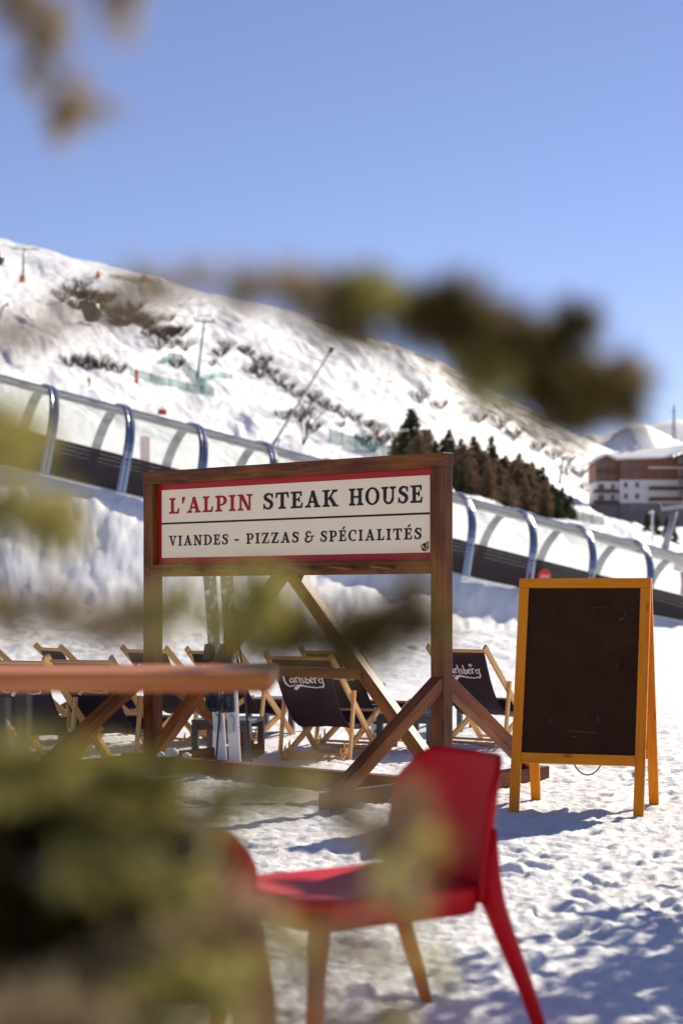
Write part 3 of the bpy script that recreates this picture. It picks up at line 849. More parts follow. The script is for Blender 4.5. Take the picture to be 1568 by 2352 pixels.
make_pole('slim black ski pole standing upright left of the snowy skis', .640, .60, -.1)

# ---------------------------------------------------------------- orange chalkboard
def chalk_material():
    m = mat('chalkboard', (.026, .012, .010), .6, spec=.08)
    t = m.node_tree; b = t.nodes["Principled BSDF"]
    tc = t.nodes.new('ShaderNodeTexCoord')
    n = t.nodes.new('ShaderNodeTexNoise'); n.inputs['Scale'].default_value = 3.2; n.inputs['Detail'].default_value = 7; n.inputs['Distortion'].default_value = 1.2
    t.links.new(tc.outputs['Object'], n.inputs['Vector'])
    cr = t.nodes.new('ShaderNodeValToRGB'); cr.color_ramp.elements[0].position = .3; cr.color_ramp.elements[0].color = (.034, .0125, .006, 1)
    cr.color_ramp.elements[1].position = .75; cr.color_ramp.elements[1].color = (.056, .023, .010, 1)
    t.links.new(n.outputs[0], cr.inputs[0])
    n2 = t.nodes.new('ShaderNodeTexNoise'); n2.inputs['Scale'].default_value = 110; n2.inputs['Detail'].default_value = 2
    t.links.new(tc.outputs['Object'], n2.inputs['Vector'])
    n3 = t.nodes.new('ShaderNodeTexNoise'); n3.inputs['Scale'].default_value = 6; n3.inputs['Detail'].default_value = 2
    t.links.new(tc.outputs['Object'], n3.inputs['Vector'])
    mu = t.nodes.new('ShaderNodeMath'); mu.operation = 'MULTIPLY'; t.links.new(n2.outputs[0], mu.inputs[0]); t.links.new(n3.outputs[0], mu.inputs[1])
    mr = t.nodes.new('ShaderNodeMapRange'); mr.inputs[1].default_value = .47; mr.inputs[2].default_value = .56; t.links.new(mu.outputs[0], mr.inputs[0])
    mx = t.nodes.new('ShaderNodeMix'); mx.data_type = 'RGBA'; mx.inputs[7].default_value = (.4, .37, .34, 1)
    t.links.new(mr.outputs[0], mx.inputs[0]); t.links.new(cr.outputs[0], mx.inputs[6]); t.links.new(mx.outputs[2], b.inputs['Base Color'])
    return m
M['chalk'] = chalk_material()
def build_board():
    pl, pr = at(1168, 1866, 10.02), at(1477, 1877, 9.78)
    yaw = math.atan2(pr.y - pl.y, pr.x - pl.x)
    W = math.hypot(pr.x - pl.x, pr.y - pl.y)
    c = (pl + pr) / 2; c.z = 0.0
    root = empty('chalkboard', c, yaw, 'orange varnished wooden sandwich board with a blank blackboard standing on trampled snow', 'chalkboard sign')
    H, lean = 1.345, .31
    def frame(sgn, zfoot):
        # local: x across, y back; front leaf sgn=-1, back leaf sgn=+1 (hinged at the top)
        yc = lean
        foot = lambda x: Vector((x, yc + sgn * lean, zfoot))
        top = lambda x: Vector((x, yc + sgn * .012, H))
        e = (top(0) - foot(0)); L = e.length; e.normalize()
        nrm = Vector((1, 0, 0)).cross(e) * (1 if sgn < 0 else -1)      # facing outwards
        lf = empty('leaf', (0, 0, 0)); lf.parent = root
        def bar(name, x0, s0, x1, s1, w, d=.026, o=0.0):
            mb = MB(); f0 = foot(0)
            mb.beam(f0 + Vector((x0, 0, 0)) + e * s0 + nrm * o, f0 + Vector((x1, 0, 0)) + e * s1 + nrm * o, w, d, nrm)
            return mb.build(name, M['orange'], root, bevel=.0025)
        w = .058; h = W / 2
        bar('stile', -h + w / 2, 0, -h + w / 2, L - .058, w); bar('stile', h - w / 2, 0, h - w / 2, L - .058, w)
        bar('top_rail', -h - .001, L - .029, h + .001, L - .029, .056, .029)
        bar('bottom_rail', -h + w + .001, .315, h - w - .001, .315, .060, .024)
        mb = MB(); f0 = foot(0)
        mb.beam(f0 + e * .346 + nrm * -.004, f0 + e * (L - .058) + nrm * -.004, W - 2 * w - .001, .008, nrm)
        bpy.data.objects.remove(lf)
        if sgn < 0:
            rs = random.Random(4)                                  # a few rubbed out chalk traces
            def mark(x, s, pts, wd):
                for q in stroke(pts, [wd] * len(pts)):
                    mb.face([mb.vert(f0 + Vector((x + a, 0, 0)) + e * (s + b) + nrm * (.0006 + .00001 * rs.random())) for a, b in q], 1)
            mark(-.02, .47, [(-.04, .01), (.03, .005), (.12, .0)], .0016)
            mark(-.04, .445, [(0, 0), (.01, .001)], .003); mark(-.02, .447, [(0, 0), (.006, .001)], .003)
            mark(.10, .53, [(.0, .0), (.015, .012), (.006, .022), (.0, .03), (.012, .036)], .0013)
            mark(-.17, .52, [(.008, .03), (.0, .02), (.0, .005), (.012, -.006)], .0013)
            mark(.2, .86, [(0, 0), (.006, .003)], .004); mark(.215, .875, [(0, 0), (.003, .006)], .003)
            for i in range(26):
                mark(.14 + rs.gauss(0, .07), .88 + rs.gauss(0, .10), [(0, 0), (rs.random() * .006, .003)], .0016)
            for i in range(16):
                mark(rs.uniform(-.24, .24), rs.uniform(.4, 1.2), [(0, 0), (rs.random() * .008, rs.random() * .006)], .0014)
            mark(.21, 1.13, [(0, 0), (.008, .01), (.016, .002), (.02, .014)], .0025)
            mark(-.2, 1.17, [(0, 0), (.03, .02), (.05, .055)], .001); mark(.05, 1.2, [(0, 0), (.05, .006), (.08, .0)], .001)
        mb.build('slate', [M['chalk'], mat('chalk', (.17, .155, .14), .9)] if sgn < 0 else M['chalk'], root)
    frame(-1, .0); frame(1, .0)
    mb = MB(); mb.tube([(-W / 2 + .02, lean, H - .006), (W / 2 - .02, lean, H - .006)], .007, 8); mb.build('hinge', M['steel'], root)
    mb = MB()
    pts = [(.02 + .12 * math.sin(PI * (t - .5)) * .5, .11 + .42 * t, .31 - .115 * math.sin(PI * t)) for t in [i / 12 for i in range(13)]]
    mb.tube(pts, .0045, 6); mb.build('cord', M['grey_wood'], root)
build_board()

# ---------------------------------------------------------------- canvas deck chairs
SLING = [(-.20, .785), (-.135, .655), (-.075, .545), (-.01, .445), (.06, .36), (.14, .29), (.23, .245), (.33, .225), (.43, .228), (.53, .255), (.61, .295), (.68, .345)]
def sling_at(a):
    """arc length from the top bar -> (point, tangent)"""
    for i in range(len(SLING) - 1):
        p, q = Vector((0, *SLING[i])), Vector((0, *SLING[i + 1]))
        L = (q - p).length
        if a <= L or i == len(SLING) - 2: return p + (q - p) * (a / L), (q - p).normalized()
        a -= L
SLEN = sum((Vector(SLING[i]) - Vector(SLING[i + 1])).length for i in range(len(SLING) - 1))
def script_logo():
    """white script lettering with a long flourish, seen on the back of the canvas; x to the right, y up, about 1 wide"""
    P = []
    def s(pts, w): P.extend(stroke(pts, w if hasattr(w, '__len__') else [w] * len(pts)))
    # C with a long tail sweeping under the word
    s([(.155, .30), (.12, .36), (.05, .34), (.005, .24), (.02, .12), (.09, .045), (.18, .05), (.23, .09)], [.03, .02, .035, .05, .05, .035, .018, .008])
    # a
    s([(.21, .22), (.17, .225), (.135, .18), (.15, .125), (.20, .14)], [.02, .02, .034, .03, .016]); s([(.215, .235), (.215, .14), (.245, .125)], [.032, .036, .014])
    # r
    s([(.265, .235), (.27, .125)], [.026, .036]); s([(.275, .19), (.30, .235), (.33, .225)], [.014, .026, .03]); s([(.25, .12), (.30, .12)], .012)
    # l
    s([(.34, .33), (.358, .30), (.36, .14), (.39, .125)], [.012, .03, .038, .014])
    # s
    s([(.465, .215), (.43, .235), (.405, .205), (.44, .175), (.468, .145), (.43, .118), (.395, .14)], [.022, .018, .026, .03, .026, .018, .02])
    # b
    s([(.50, .345), (.515, .31), (.515, .14), (.55, .12), (.59, .165), (.565, .225), (.525, .205)], [.012, .03, .036, .024, .034, .022, .012])
    # e
    s([(.62, .175), (.67, .195), (.665, .235), (.63, .225), (.615, .165), (.645, .12), (.69, .14)], [.014, .016, .022, .022, .034, .026, .012])
    # r
    s([(.715, .235), (.72, .125)], [.026, .036]); s([(.725, .19), (.75, .24), (.785, .228)], [.014, .026, .03]); s([(.70, .12), (.75, .12)], .012)
    # g
    s([(.90, .225), (.855, .235), (.82, .19), (.845, .14), (.89, .155)], [.02, .02, .034, .028, .016]); s([(.955, .26), (.91, .225), (.92, .12), (.90, .055), (.85, .035), (.82, .06)], [.016, .026, .036, .034, .024, .02])
    # crown of three leaves over the second r
    P.append([(.70, .275), (.73, .275), (.725, .30), (.705, .30)])
    for cx, cy in ((.685, .325), (.715, .345), (.745, .325)):
        P.append([(cx + .02 * math.cos(a), cy + .02 * math.sin(a)) for a in [2 * PI * i / 8 for i in range(8)]])
    # flourish
    s([(.19, -.035), (.26, .015), (.36, .055), (.50, .04), (.64, .012), (.76, .01), (.82, .05)], [.05, .075, .05, .03, .024, .022, .014])
    P.append([(.17, -.03), (.215, -.075), (.30, -.01), (.24, .015)])
    return P
def make_deck_chair():
    root = empty('deck_chair', (0, 0, 0))
    pine = M['pine']
    mb = MB()
    for sx in (-1, 1):
        mb.beam((sx * .27, .64, .0), (sx * .27, -.235, .823), .024, .048, (0, .7, .7))
    mb.tube([(-.275, -.20, .787), (.275, -.20, .787)], .014, 8); mb.beam((-.27, .61, .03), (.27, .61, .03), .04, .022)
    mb.build('back_frame', pine, root, bevel=.003)
    mb = MB()
    for sx in (-1, 1):
        mb.beam((sx * .236, -.03, .0), (sx * .236, .70, .355), .024, .045, (0, -.4, .8))
        for k, f in enumerate((.02, .09)):                 # little curved notches that hold the prop
            mb.tube([(sx * .236, f, .03 + f * .5), (sx * .236, f - .012, .075 + f * .5), (sx * .236, f + .002, .10 + f * .5)], [.012, .008, .004], 6)
    mb.tube([(-.24, .685, .345), (.24, .685, .345)], .014, 8); mb.beam((-.236, .005, .022), (.236, .005, .022), .04, .022)
    mb.build('seat_frame', pine, root, bevel=.003)
    mb = MB()
    for sx in (-1, 1):
        mb.beam((sx * .298, .045, .02), (sx * .298, .125, .535), .022, .036, (0, 1, 0))
    mb.tube([(-.30, .05, .05), (.30, .05, .05)], .011, 8)
    mb.build('prop_frame', pine, root, bevel=.003)
    mb = MB()
    def f(u, v):
        p, t = sling_at(v * SLEN)
        x = (2 * u - 1) * (.245 - .018 * math.sin(PI * v))
        nrm = Vector((0, -t.z, t.y))
        sag = .018 * (1 - (2 * u - 1) ** 2) * math.sin(PI * min(1, v * 1.1))
        return Vector((x, p.y, p.z)) - nrm * (-sag) + Vector((0, 0, .003 * math.sin(u * 19 + v * 9)))
    mb.grid(f, 10, 40)
    sl = mb.build('sling', M['fabric'], root, smooth=True, solid=.003)
    lg = MB(); W = .385; k = 0
    for poly in script_logo():
        k += 1
        vs_ = []
        for x, y in poly:
            a = .262 - y * W
            u = .5 + (x - .5) * W / .49 * .96
            q = f(u, a / SLEN); p, t = sling_at(a)
            vs_.append(lg.vert(q + Vector((0, -abs(t.z), -abs(t.y))) * (.0032 + .00005 * (k % 19))))
        lg.face(vs_)
    lg.build('logo', M['white_print'], sl)
    return root
proto = make_deck_chair()
CH = [  # column, distance, turn, label
    (70, 12.35, 24, 'dark canvas deck chair nearest the black table leg, its left half cut off'),
    (222, 12.6, 25, 'dark canvas deck chair close behind the table board, left of the left sign post'),
    (30, 15.2, 66, 'dark deck chair turned sideways behind the leftmost chair, only its top showing'),
    (168, 14.9, 58, 'dark deck chair turned sideways behind the chair left of the sign post'),
    (378, 14.6, 42, 'dark deck chair standing directly behind the left post of the sign'),
    (524, 15.0, 33, 'dark deck chair standing behind the leaning snowy skis'),
    (716, 13.25, 26, 'dark deck chair with white script right of the skis, tie beam crossing its back'),
    (790, 14.2, 31, 'dark deck chair half hidden behind the one crossed by the tie beam'),
    (1080, 14.35, 35, 'dark deck chair with white script between the right sign post and the orange chalkboard'),
]
for i, (px, D, yaw, lab) in enumerate(CH):
    o = proto if i == 0 else copy_tree(proto)
    g = ground(px, D)
    o.location = (g.x, g.y, g.z - .005); o.rotation_euler = (0, 0, -R(yaw))
    tag(o, lab, 'deck chair', 'deck chairs set out on the snow')

# ---------------------------------------------------------------- low grey side tables
def make_low_table():
    root = empty('side_table', (0, 0, 0))
    g = M['grey_metal']
    mb = MB()
    mb.box((0, 0, .295), (.46, .46, .03)); mb.build('table_top', g, root, bevel=.004)
    for sx in (-1, 1):
        for sy in (-1, 1):
            MB().box((sx * .205, sy * .205, .139), (.048, .048, .278)).build('leg', g, root, bevel=.003)
    for a, b in (((0, -.205), (.362, .02)), ((0, .205), (.362, .02))):
        MB().box((a[0], a[1], .255), (b[0], b[1], .048)).build('apron', g, root)
    return root
tproto = make_low_table()
for i, (px, D, yaw, lab) in enumerate([
        (525, 13.45, 12, 'grey low table on the snow right behind the leaning skis'),
        (945, 14.05, 18, 'grey low table behind the brace, left of the right sign post'),
        (640, 15.7, 20, 'grey low table further back, seen under the deck chairs right of the skis'),
        (1020, 15.9, 20, 'grey low table further back, right behind the right sign post')]):
    o = tproto if i == 0 else copy_tree(tproto)
    g = ground(px, D); o.location = (g.x, g.y, g.z - .004); o.rotation_euler = (0, 0, -R(yaw))
    tag(o, lab, 'low table', 'grey low tables between the deck chairs')
def build_boot():
    g = ground(872, 14.6)
    root = empty('ski_boot', g, R(200), 'white ski boot with black buckles standing on snow behind the grey low table', 'ski boot')
    mb = MB()
    rings = []
    prof = [(.0, .055, .155, .0), (.03, .057, .158, .0), (.08, .052, .14, -.012), (.13, .05, .095, -.05), (.20, .055, .08, -.06), (.30, .06, .085, -.05), (.33, .05, .075, -.048)]
    for z, rx, ry, yo in prof:
        rings.append([mb.vert((rx * math.cos(a) * (1 - .15 * math.sin(a)), yo + ry * math.sin(a), z)) for a in [2 * PI * i / 16 for i in range(16)]])
    for i in range(len(rings) - 1):
        for k in range(16): mb.face((rings[i][k], rings[i][(k + 1) % 16], rings[i + 1][(k + 1) % 16], rings[i + 1][k]))
    mb.face(rings[0][::-1]); mb.face(rings[-1])
    mb.build('shell', M['white'], root, smooth=True)
    MB().beam((0, -.15, -.012), (0, .15, -.012), .115, .03).build('sole', M['black_metal'], root, bevel=.008)
    for z, y in ((.075, .05), (.13, .02), (.2, -.0), (.27, .01)):
        MB().beam((-.062, y, z), (.062, y + .015, z), .03, .02).build('buckle', M['black_metal'], root, bevel=.004)
    MB().tube([(0, -.05, .30), (0, -.048, .35)], [.052, .056], 14).build('liner', M['black_metal'], root)
build_boot()

# ---------------------------------------------------------------- red plastic chairs
def make_red_chair(label):
    root = empty('plastic_chair', (0, 0, 0), 0, label, 'chair', 'red plastic chairs on the terrace')
    P_ = M['red_plastic']
    def outline(ins, z, n=40):
        pts = []
        for i in range(n):
            a = 2 * PI * i / n
            c, s = math.cos(a), math.sin(a)
            e = 2 / 5.5
            pts.append((math.copysign(abs(c) ** e, c) * (.235 - ins), .245 + math.copysign(abs(s) ** e, s) * (.265 - ins), z))
        return pts
    mb = MB(); rings = []
    for ins, z in ((.20, .462), (.12, .461), (.05, .467), (.016, .472), (.003, .467), (.0, .45), (.006, .395), (.014, .395), (.02, .446), (.20, .446)):
        rings.append([mb.vert(p) for p in outline(ins, z)])
    n = 40
    for i in range(len(rings) - 1):
        for k in range(n): mb.face((rings[i][k], rings[i][(k + 1) % n], rings[i + 1][(k + 1) % n], rings[i + 1][k]))
    mb.face(rings[0][::-1]); mb.face(rings[-1])
    mb.build('seat', P_, root, smooth=True)
    mb = MB()
    def f(u, v):
        U = 2 * u - 1
        zt = .815 - .10 * max(0, (abs(U) - .55) / .45) ** 2.6
        z = .42 + v * (zt - .42)
        w = .222 - .004 * v
        h = (z - .42) / .385
        return Vector((U * w, -.012 - .05 * h ** 1.2 - .05 + .03 * U * U + .05 * abs(U) ** 6, z))
    mb.grid(f, 22, 18)
    mb.build('backrest', P_, root, smooth=True, solid=.016)
    for sx in (-1, 1):
        mb = MB()
        mb.tube([(sx * .262, -.165, .0), (sx * .250, -.105, .18), (sx * .236, -.045, .34), (sx * .229, -.018, .42), (sx * .226, -.016, .49), (sx * .222, -.022, .56), (sx * .219, -.03, .62)],
                [.018, .024, .030, .034, .026, .016, .006], 12, sy=.8, ref=(0, 1, 0))
        mb.build('rear_leg', P_, root, smooth=True)
        mb = MB()
        mb.tube([(sx * .235, .515, .0), (sx * .222, .492, .25), (sx * .212, .478, .38), (sx * .205, .47, .435)], [.019, .024, .029, .030], 12, sy=.9, ref=(0, 1, 0))
        mb.build('front_leg', P_, root, smooth=True)
    return root
rc = make_red_chair('red plastic chair facing the shrub, seen from the side in front of the sign')
f_, w_ = Vector((-.842, -.54, 0)), Vector((-.54, .842, 0))
rc.location = Vector((.392, 4.72, 0)) + w_ * .24 + Vector((0, 0, -.012)); rc.rotation_euler = (0, 0, R(122.7)); rc.scale = (1.07, 1.10, 1)
rc2 = copy_tree(rc)
tag(rc2, 'red plastic chair almost hidden by dark branches, only one edge of its back showing', 'chair', 'red plastic chairs on the terrace')
rc2.location = (-.435, 4.02, -.10); rc2.rotation_euler = (0, 0, R(7))

# ---------------------------------------------------------------- high wooden table
def build_high_table():
    D = 3.9
    xr = (622 - CX) / F * D
    root = empty('high_table', (xr - .95, D + .2, .045), 0, 'high wooden table with a thick orange brown top on black metal legs', 'high table')
    mb = MB()
    for i in range(3):
        mb.beam((-.95, -.125 + i * .165, 1.002), (.95, -.125 + i * .165, 1.002), .162, .044)
    mb.build('table_top', M['table'], root, bevel=.008)
    for x in (-.75, .33):
        mb = MB()
        mb.box((x, -.11, .462), (.032, .032, 1.01)); mb.box((x, .16, .462), (.032, .032, 1.01)); mb.box((x, .025, .0), (.031, .237, .04))
        mb.build('leg', M['black_metal'], root, bevel=.003)
build_high_table()
# ---------------------------------------------------------------- things on the mountainside
_DS = np.geomspace(60, 880, 700)
def on_hill(px, py):
    """the nearest visible point of the slope seen at a column and row"""
    x = (px - CX) / F * _DS
    z = height(x, _DS)
    y = HY - (z - CAM_Z) / _DS * F
    vis = np.minimum.accumulate(y)
    k = int(np.argmax(vis <= py)) if (vis <= py).any() else len(_DS) - 1
    return Vector((x[k], _DS[k], z[k]))
def drop(p):
    return Vector((p.x, p.y, h1(p.x, p.y)))

def foliage_mat(name, a, b, c, tr=.25):
    m = bpy.data.materials.new(name); m.use_nodes = True
    t = m.node_tree; t.nodes.remove(t.nodes["Principled BSDF"])
    ge = t.nodes.new('ShaderNodeNewGeometry')
    cr = t.nodes.new('ShaderNodeValToRGB')
    cr.color_ramp.elements[0].color = (*a, 1); cr.color_ramp.elements[1].color = (*c, 1)
    e = cr.color_ramp.elements.new(.5); e.color = (*b, 1)
    t.links.new(ge.outputs['Random Per Island'], cr.inputs[0])
    df = t.nodes.new('ShaderNodeBsdfDiffuse'); tl = t.nodes.new('ShaderNodeBsdfTranslucent')
    t.links.new(cr.outputs[0], df.inputs[0]); t.links.new(cr.outputs[0], tl.inputs[0])
    mx = t.nodes.new('ShaderNodeMixShader'); mx.inputs[0].default_value = tr
    t.links.new(df.outputs[0], mx.inputs[1]); t.links.new(tl.outputs[0], mx.inputs[2])
    t.links.new(mx.outputs[0], t.nodes["Material Output"].inputs[0])
    return m
M['spruce'] = foliage_mat('spruce_needles', (.035, .045, .024), (.075, .085, .042), (.14, .13, .07))
M['larch'] = foliage_mat('bare_larch_twigs', (.14, .09, .055), (.24, .165, .10), (.35, .26, .16))
M['shrub'] = foliage_mat('bare_shrub_twigs', (.06, .045, .045), (.095, .07, .062), (.13, .10, .08))
M['needle'] = foliage_mat('olive_needles', (.22, .19, .05), (.40, .35, .10), (.60, .55, .22), .5)
M['needle_dark'] = foliage_mat('dark_needles', (.035, .02, .011), (.13, .088, .035), (.36, .29, .09), .45)
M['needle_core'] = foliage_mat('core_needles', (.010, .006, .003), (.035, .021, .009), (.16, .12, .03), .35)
M['needle_brown'] = foliage_mat('brown_needles', (.24, .17, .10), (.38, .29, .17), (.52, .44, .28), .45)

def leaf_cloud(V, Fq, c, d, L, w, rs):
    """one narrow two-quad leaf"""
    d = d / (np.linalg.norm(d) + 1e-9)
    s = np.cross(d, rs.normal(size=3)); s /= (np.linalg.norm(s) + 1e-9)
    k = len(V)
    V += [c - s * w * .25, c + s * w * .25, c + d * L * .5 + s * w * .5, c + d * L * .5 - s * w * .5, c + d * L]
    Fq += [(k, k + 1, k + 2, k + 3), (k + 3, k + 2, k + 4, k + 4)]
def tri_mesh(name, V, Fq, mat_, parent):
    me = bpy.data.meshes.new(name)
    me.from_pydata([tuple(v) for v in V], [], [f if f[2] != f[3] else f[:3] for f in Fq])
    me.materials.append(mat_); me.update()
    ob = bpy.data.objects.new(name, me); COL.objects.link(ob); ob.parent = parent
    return ob
def make_conifer(seed, H, slim, mat_, dens, gap, pw=.85, lf=1.0):
    rs = np.random.RandomState(seed)
    root = empty('conifer_tree', (0, 0, 0))
    MB().tube([(0, 0, -.4), (.03, 0, H * .4), (0, .03, H * .8), (0, 0, H)], [H * .02, H * .014, H * .006, .01], 7).build('trunk', M['bark'], root)
    V, Fq = [], []
    z = H * gap
    while z < H * .985:
        t = z / H
        rad = slim * H * (1 - t) ** pw * rs.uniform(.75, 1.15) + .08
        nb = int(rs.uniform(5, 9))
        for _ in range(nb):
            a = rs.uniform(0, 2 * np.pi); r = rad * rs.uniform(.6, 1.12)
            if rs.rand() < .10: continue
            dr = np.array([np.cos(a), np.sin(a), -.22 + .3 * t])
            steps = max(3, int(r / .16 * dens))
            for s in range(steps):
                q = (s + rs.rand()) / steps
                c = np.array([0, 0, z]) + dr * r * q + np.array([0, 0, -.10 * r * q * q])
                for _k in range(2):
                    d = dr * rs.uniform(.4, 1) + rs.normal(size=3) * .55 + np.array([0, 0, -.25])
                    leaf_cloud(V, Fq, c + rs.normal(size=3) * .05, d, rs.uniform(.25, .5) * lf, rs.uniform(.10, .2) * lf, rs)
        z += H * .028 * rs.uniform(.7, 1.3)
    tri_mesh('crown', V, Fq, mat_, root)
    return root
def make_twiggy(name, seed, H, n, spread, mat_, thick, levels=3):
    """leafless shrub or small tree: one fork of tapering twigs after another"""
    rs = random.Random(seed)
    root = empty(name, (0, 0, 0))
    mb = MB()
    def grow(p, d, L, r, lv):
        q = p + d * L
        mid = p + d * L * .5 + Vector((rs.gauss(0, .06), rs.gauss(0, .06), 0)) * L
        mb.tube([p, mid, q], [r, r * .8, r * .55], 4, cap=False)
        if lv == 0: return
        for _ in range(rs.choice((2, 3, 3))):
            nd = (d + Vector((rs.gauss(0, .45), rs.gauss(0, .45), rs.uniform(-.05, .4)))).normalized()
            grow(p + (q - p) * rs.uniform(.5, 1), nd, L * rs.uniform(.55, .8), r * .6, lv - 1)
    for _ in range(n):
        a = rs.uniform(0, 2 * PI)
        d = Vector((math.cos(a) * spread, math.sin(a) * spread, 1)).normalized()
        grow(Vector((math.cos(a) * spread * .3 * rs.random(), math.sin(a) * .3 * spread * rs.random(), -.15)), d, H * rs.uniform(.32, .48), thick, levels)
    mb.build('branches', mat_, root)
    return root
def place(protos, used, o_kind, p, rz, s, label, cat, group):
    pr = protos[o_kind]
    if o_kind in used: o = copy_tree(pr)
    else: o = pr; used.add(o_kind)
    o.location = p; o.rotation_euler = (0, 0, rz); o.scale = (s, s, s)
    tag(o, label, cat, group)
    return o

con = [make_conifer(11, 8, .36, M['spruce'], 1.9, .02), make_conifer(12, 8, .46, M['spruce'], 1.8, .02), make_conifer(13, 8, .30, M['spruce'], 1.9, .02),
       make_conifer(14, 8, .40, M['larch'], 1.5, .03), make_conifer(15, 8, .48, M['larch'], 1.4, .03), make_conifer(16, 8, .50, M['larch'], 1.5, .02, .5), make_conifer(17, 8, .46, M['spruce'], 1.6, .02, .6)]
used = set()
KIND = ['dark green spruce', 'dark green spruce', 'dark green spruce', 'leafless brown larch', 'leafless brown larch', 'bushy brown larch', 'bushy dark spruce']
TREES = [(945, 935, 196, 1), (905, 1005, 205, 0), (985, 985, 200, 4), (1000, 1010, 190, 1), (1030, 985, 195, 0), (1058, 1005, 188, 2), (1088, 1000, 200, 0), (1045, 1035, 180, 1),
         (1105, 1045, 186, 1), (1128, 1000, 205, 2), (1135, 1050, 185, 3), (1160, 1045, 196, 4), (1178, 1060, 188, 3), (1192, 1040, 205, 4), (1205, 1075, 184, 3), (1222, 1060, 196, 4),
         (1245, 1070, 188, 2), (1232, 1090, 180, 1), (1268, 1110, 184, 0), (1290, 1118, 190, 1), (1310, 1135, 186, 0), (1076, 1050, 178, 3), (1150, 1090, 176, 4), (965, 1010, 186, 0), (925, 1030, 180, 1), (1015, 1045, 176, 1), (1120, 1060, 172, 4), (1205, 1095, 172, 4), (1175, 1100, 170, 3), (1250, 1105, 174, 4), (1060, 1075, 170, 1), (1282, 1140, 172, 1), (1110, 1040, 182, 5), (1145, 1065, 180, 5), (1190, 1075, 182, 5), (1218, 1085, 178, 5), (1165, 1110, 168, 5), (930, 990, 182, 6), (960, 1000, 178, 5), (1045, 1030, 178, 6), (1075, 1035, 182, 6), (1240, 1105, 180, 6), (1265, 1130, 176, 6), (1300, 1145, 180, 6), (1095, 1020, 190, 5), (1128, 1055, 176, 3), (1152, 1050, 190, 6), (1182, 1055, 196, 5), (1208, 1062, 192, 5), (1232, 1075, 196, 6), (1256, 1092, 190, 3), (1018, 1010, 188, 6), (975, 985, 192, 4), (915, 1000, 186, 5), (1278, 1120, 184, 6), (1064, 1020, 176, 5),
         (1485, 1196, 175, 2), (1508, 1178, 180, 2), (1530, 1188, 176, 0), (1547, 1205, 174, 2)]
for i, (px, py, D, kd) in enumerate(TREES):
    g = ground(px, D)
    H = CAM_Z + (HY - py) / F * D - g.z
    lab = KIND[kd] + (' in the dark clump of trees above the tunnel' if px < 1400 else ' growing small below the hotel beside the steel pylon')
    if i == 0: lab = 'tallest brownish conifer at the left end of the tree clump, above the sign beam'
    place(con, used, kd, g, i * 1.7, max(.25, H / 8), lab, 'tree', ('spruces' if kd in (0, 1, 2, 6) else 'larches') + (' in the clump above the tunnel' if px < 1400 else ' below the hotel'))

shr = [make_twiggy('bare_shrub', 21, 2.4, 22, 1.1, M['shrub'], .04), make_twiggy('bare_shrub', 22, 2.0, 26, 1.4, M['shrub'], .036), make_twiggy('bare_shrub', 23, 3.0, 18, .8, M['shrub'], .045)]
used = set()
rs = random.Random(5)
SP = [(560, 805), (572, 812), (590, 830), (612, 828), (575, 852), (598, 862), (625, 858), (600, 842), (640, 880), (662, 892), (684, 905), (720, 918), (742, 930), (765, 940), (790, 955), (815, 962), (840, 975),
      (865, 992), (880, 1012), (905, 1002), (858, 1030), (835, 1015), (780, 975), (690, 962), (720, 985), (650, 955), (160, 838), (186, 836), (206, 842), (228, 842), (250, 846), (272, 850),
      (520, 800), (505, 815), (482, 835), (425, 800), (405, 840), (1100, 960), (1150, 975), (1180, 1000), (1235, 1025), (1270, 1050), (1305, 1062), (1010, 930), (960, 920), (1330, 1090), (1345, 1120), (1300, 1085)]
for i in range(46):
    t = rs.random()
    px = 165 + 235 * t + rs.gauss(0, 12); py = 678 + 95 * t + rs.gauss(0, 16)
    SP.append((px, py))
for i, (px, py) in enumerate(SP):
    p = on_hill(px, py + 6)
    if p.y > 860: continue
    thick = i >= 48
    place(shr, used, i % 3, drop(p), i * 2.1, rs.uniform(.8, 1.25) * (p.y / 300 if p.y > 300 else 1) * (1.15 if thick else 1.0),
          'leafless shrub in the brown thicket on the slope under the ridge fence' if thick else 'leafless purplish shrub poking out of the snowy mountainside',
          'shrub', 'shrubs of the brown thicket' if thick else 'scattered shrubs on the mountainside')
tr_ = make_twiggy('bare_tree', 31, 4.6, 3, .22, M['shrub'], .09, 5)
tr_.location = drop(at(695, 1030, 165)); tag(tr_, 'small leafless tree standing alone beside the leaning snow lance', 'tree')
g = tr_.location
tr2 = make_twiggy('bare_tree', 33, 5.0, 4, .3, M['shrub'], .10, 4)
p = on_hill(1480, 1200); tr2.location = p; tag(tr2, 'leafless tree below the hotel, left of the small spruces', 'tree')

# lift pylons, cable and cabins
def make_pylon(name, base, top, label, arm, pad, lean=0, r=.28):
    root = empty(name, base, 0, label, 'lift pylon', 'ski lift pylons on the slope')
    H = top - base.z
    MB().tube([(0, 0, -.5), (lean * .5, 0, H * .5), (lean, 0, H)], [r, r * .85, r * .7], 10).build('mast', M['steel'], root, smooth=True)
    if pad: MB().tube([(0, 0, -.1), (lean * .1, 0, 1.8)], [r * 1.9, r * 1.9], 10).build('pad', M['orange_pad'], root)
    mb = MB()
    mb.beam((lean - arm, -.6, H), (lean + arm, .6, H), .35, .3)
    for s in (-1, 1):
        mb.beam((lean + s * arm, s * .6 - 1.6, H + .25), (lean + s * arm, s * .6 + 1.6, H + .25), .25, .22)
        mb.beam((lean + s * arm * .8, 0, H), (lean + s * arm * .55, 0, H + 1.0), .12, .12)
    mb.beam((lean - arm * .55, 0, H + 1.0), (lean + arm * .55, 0, H + 1.0), .1, .1)
    mb.build('crossarm', M['steel'], root)
    return Vector((base.x + lean, base.y, top))
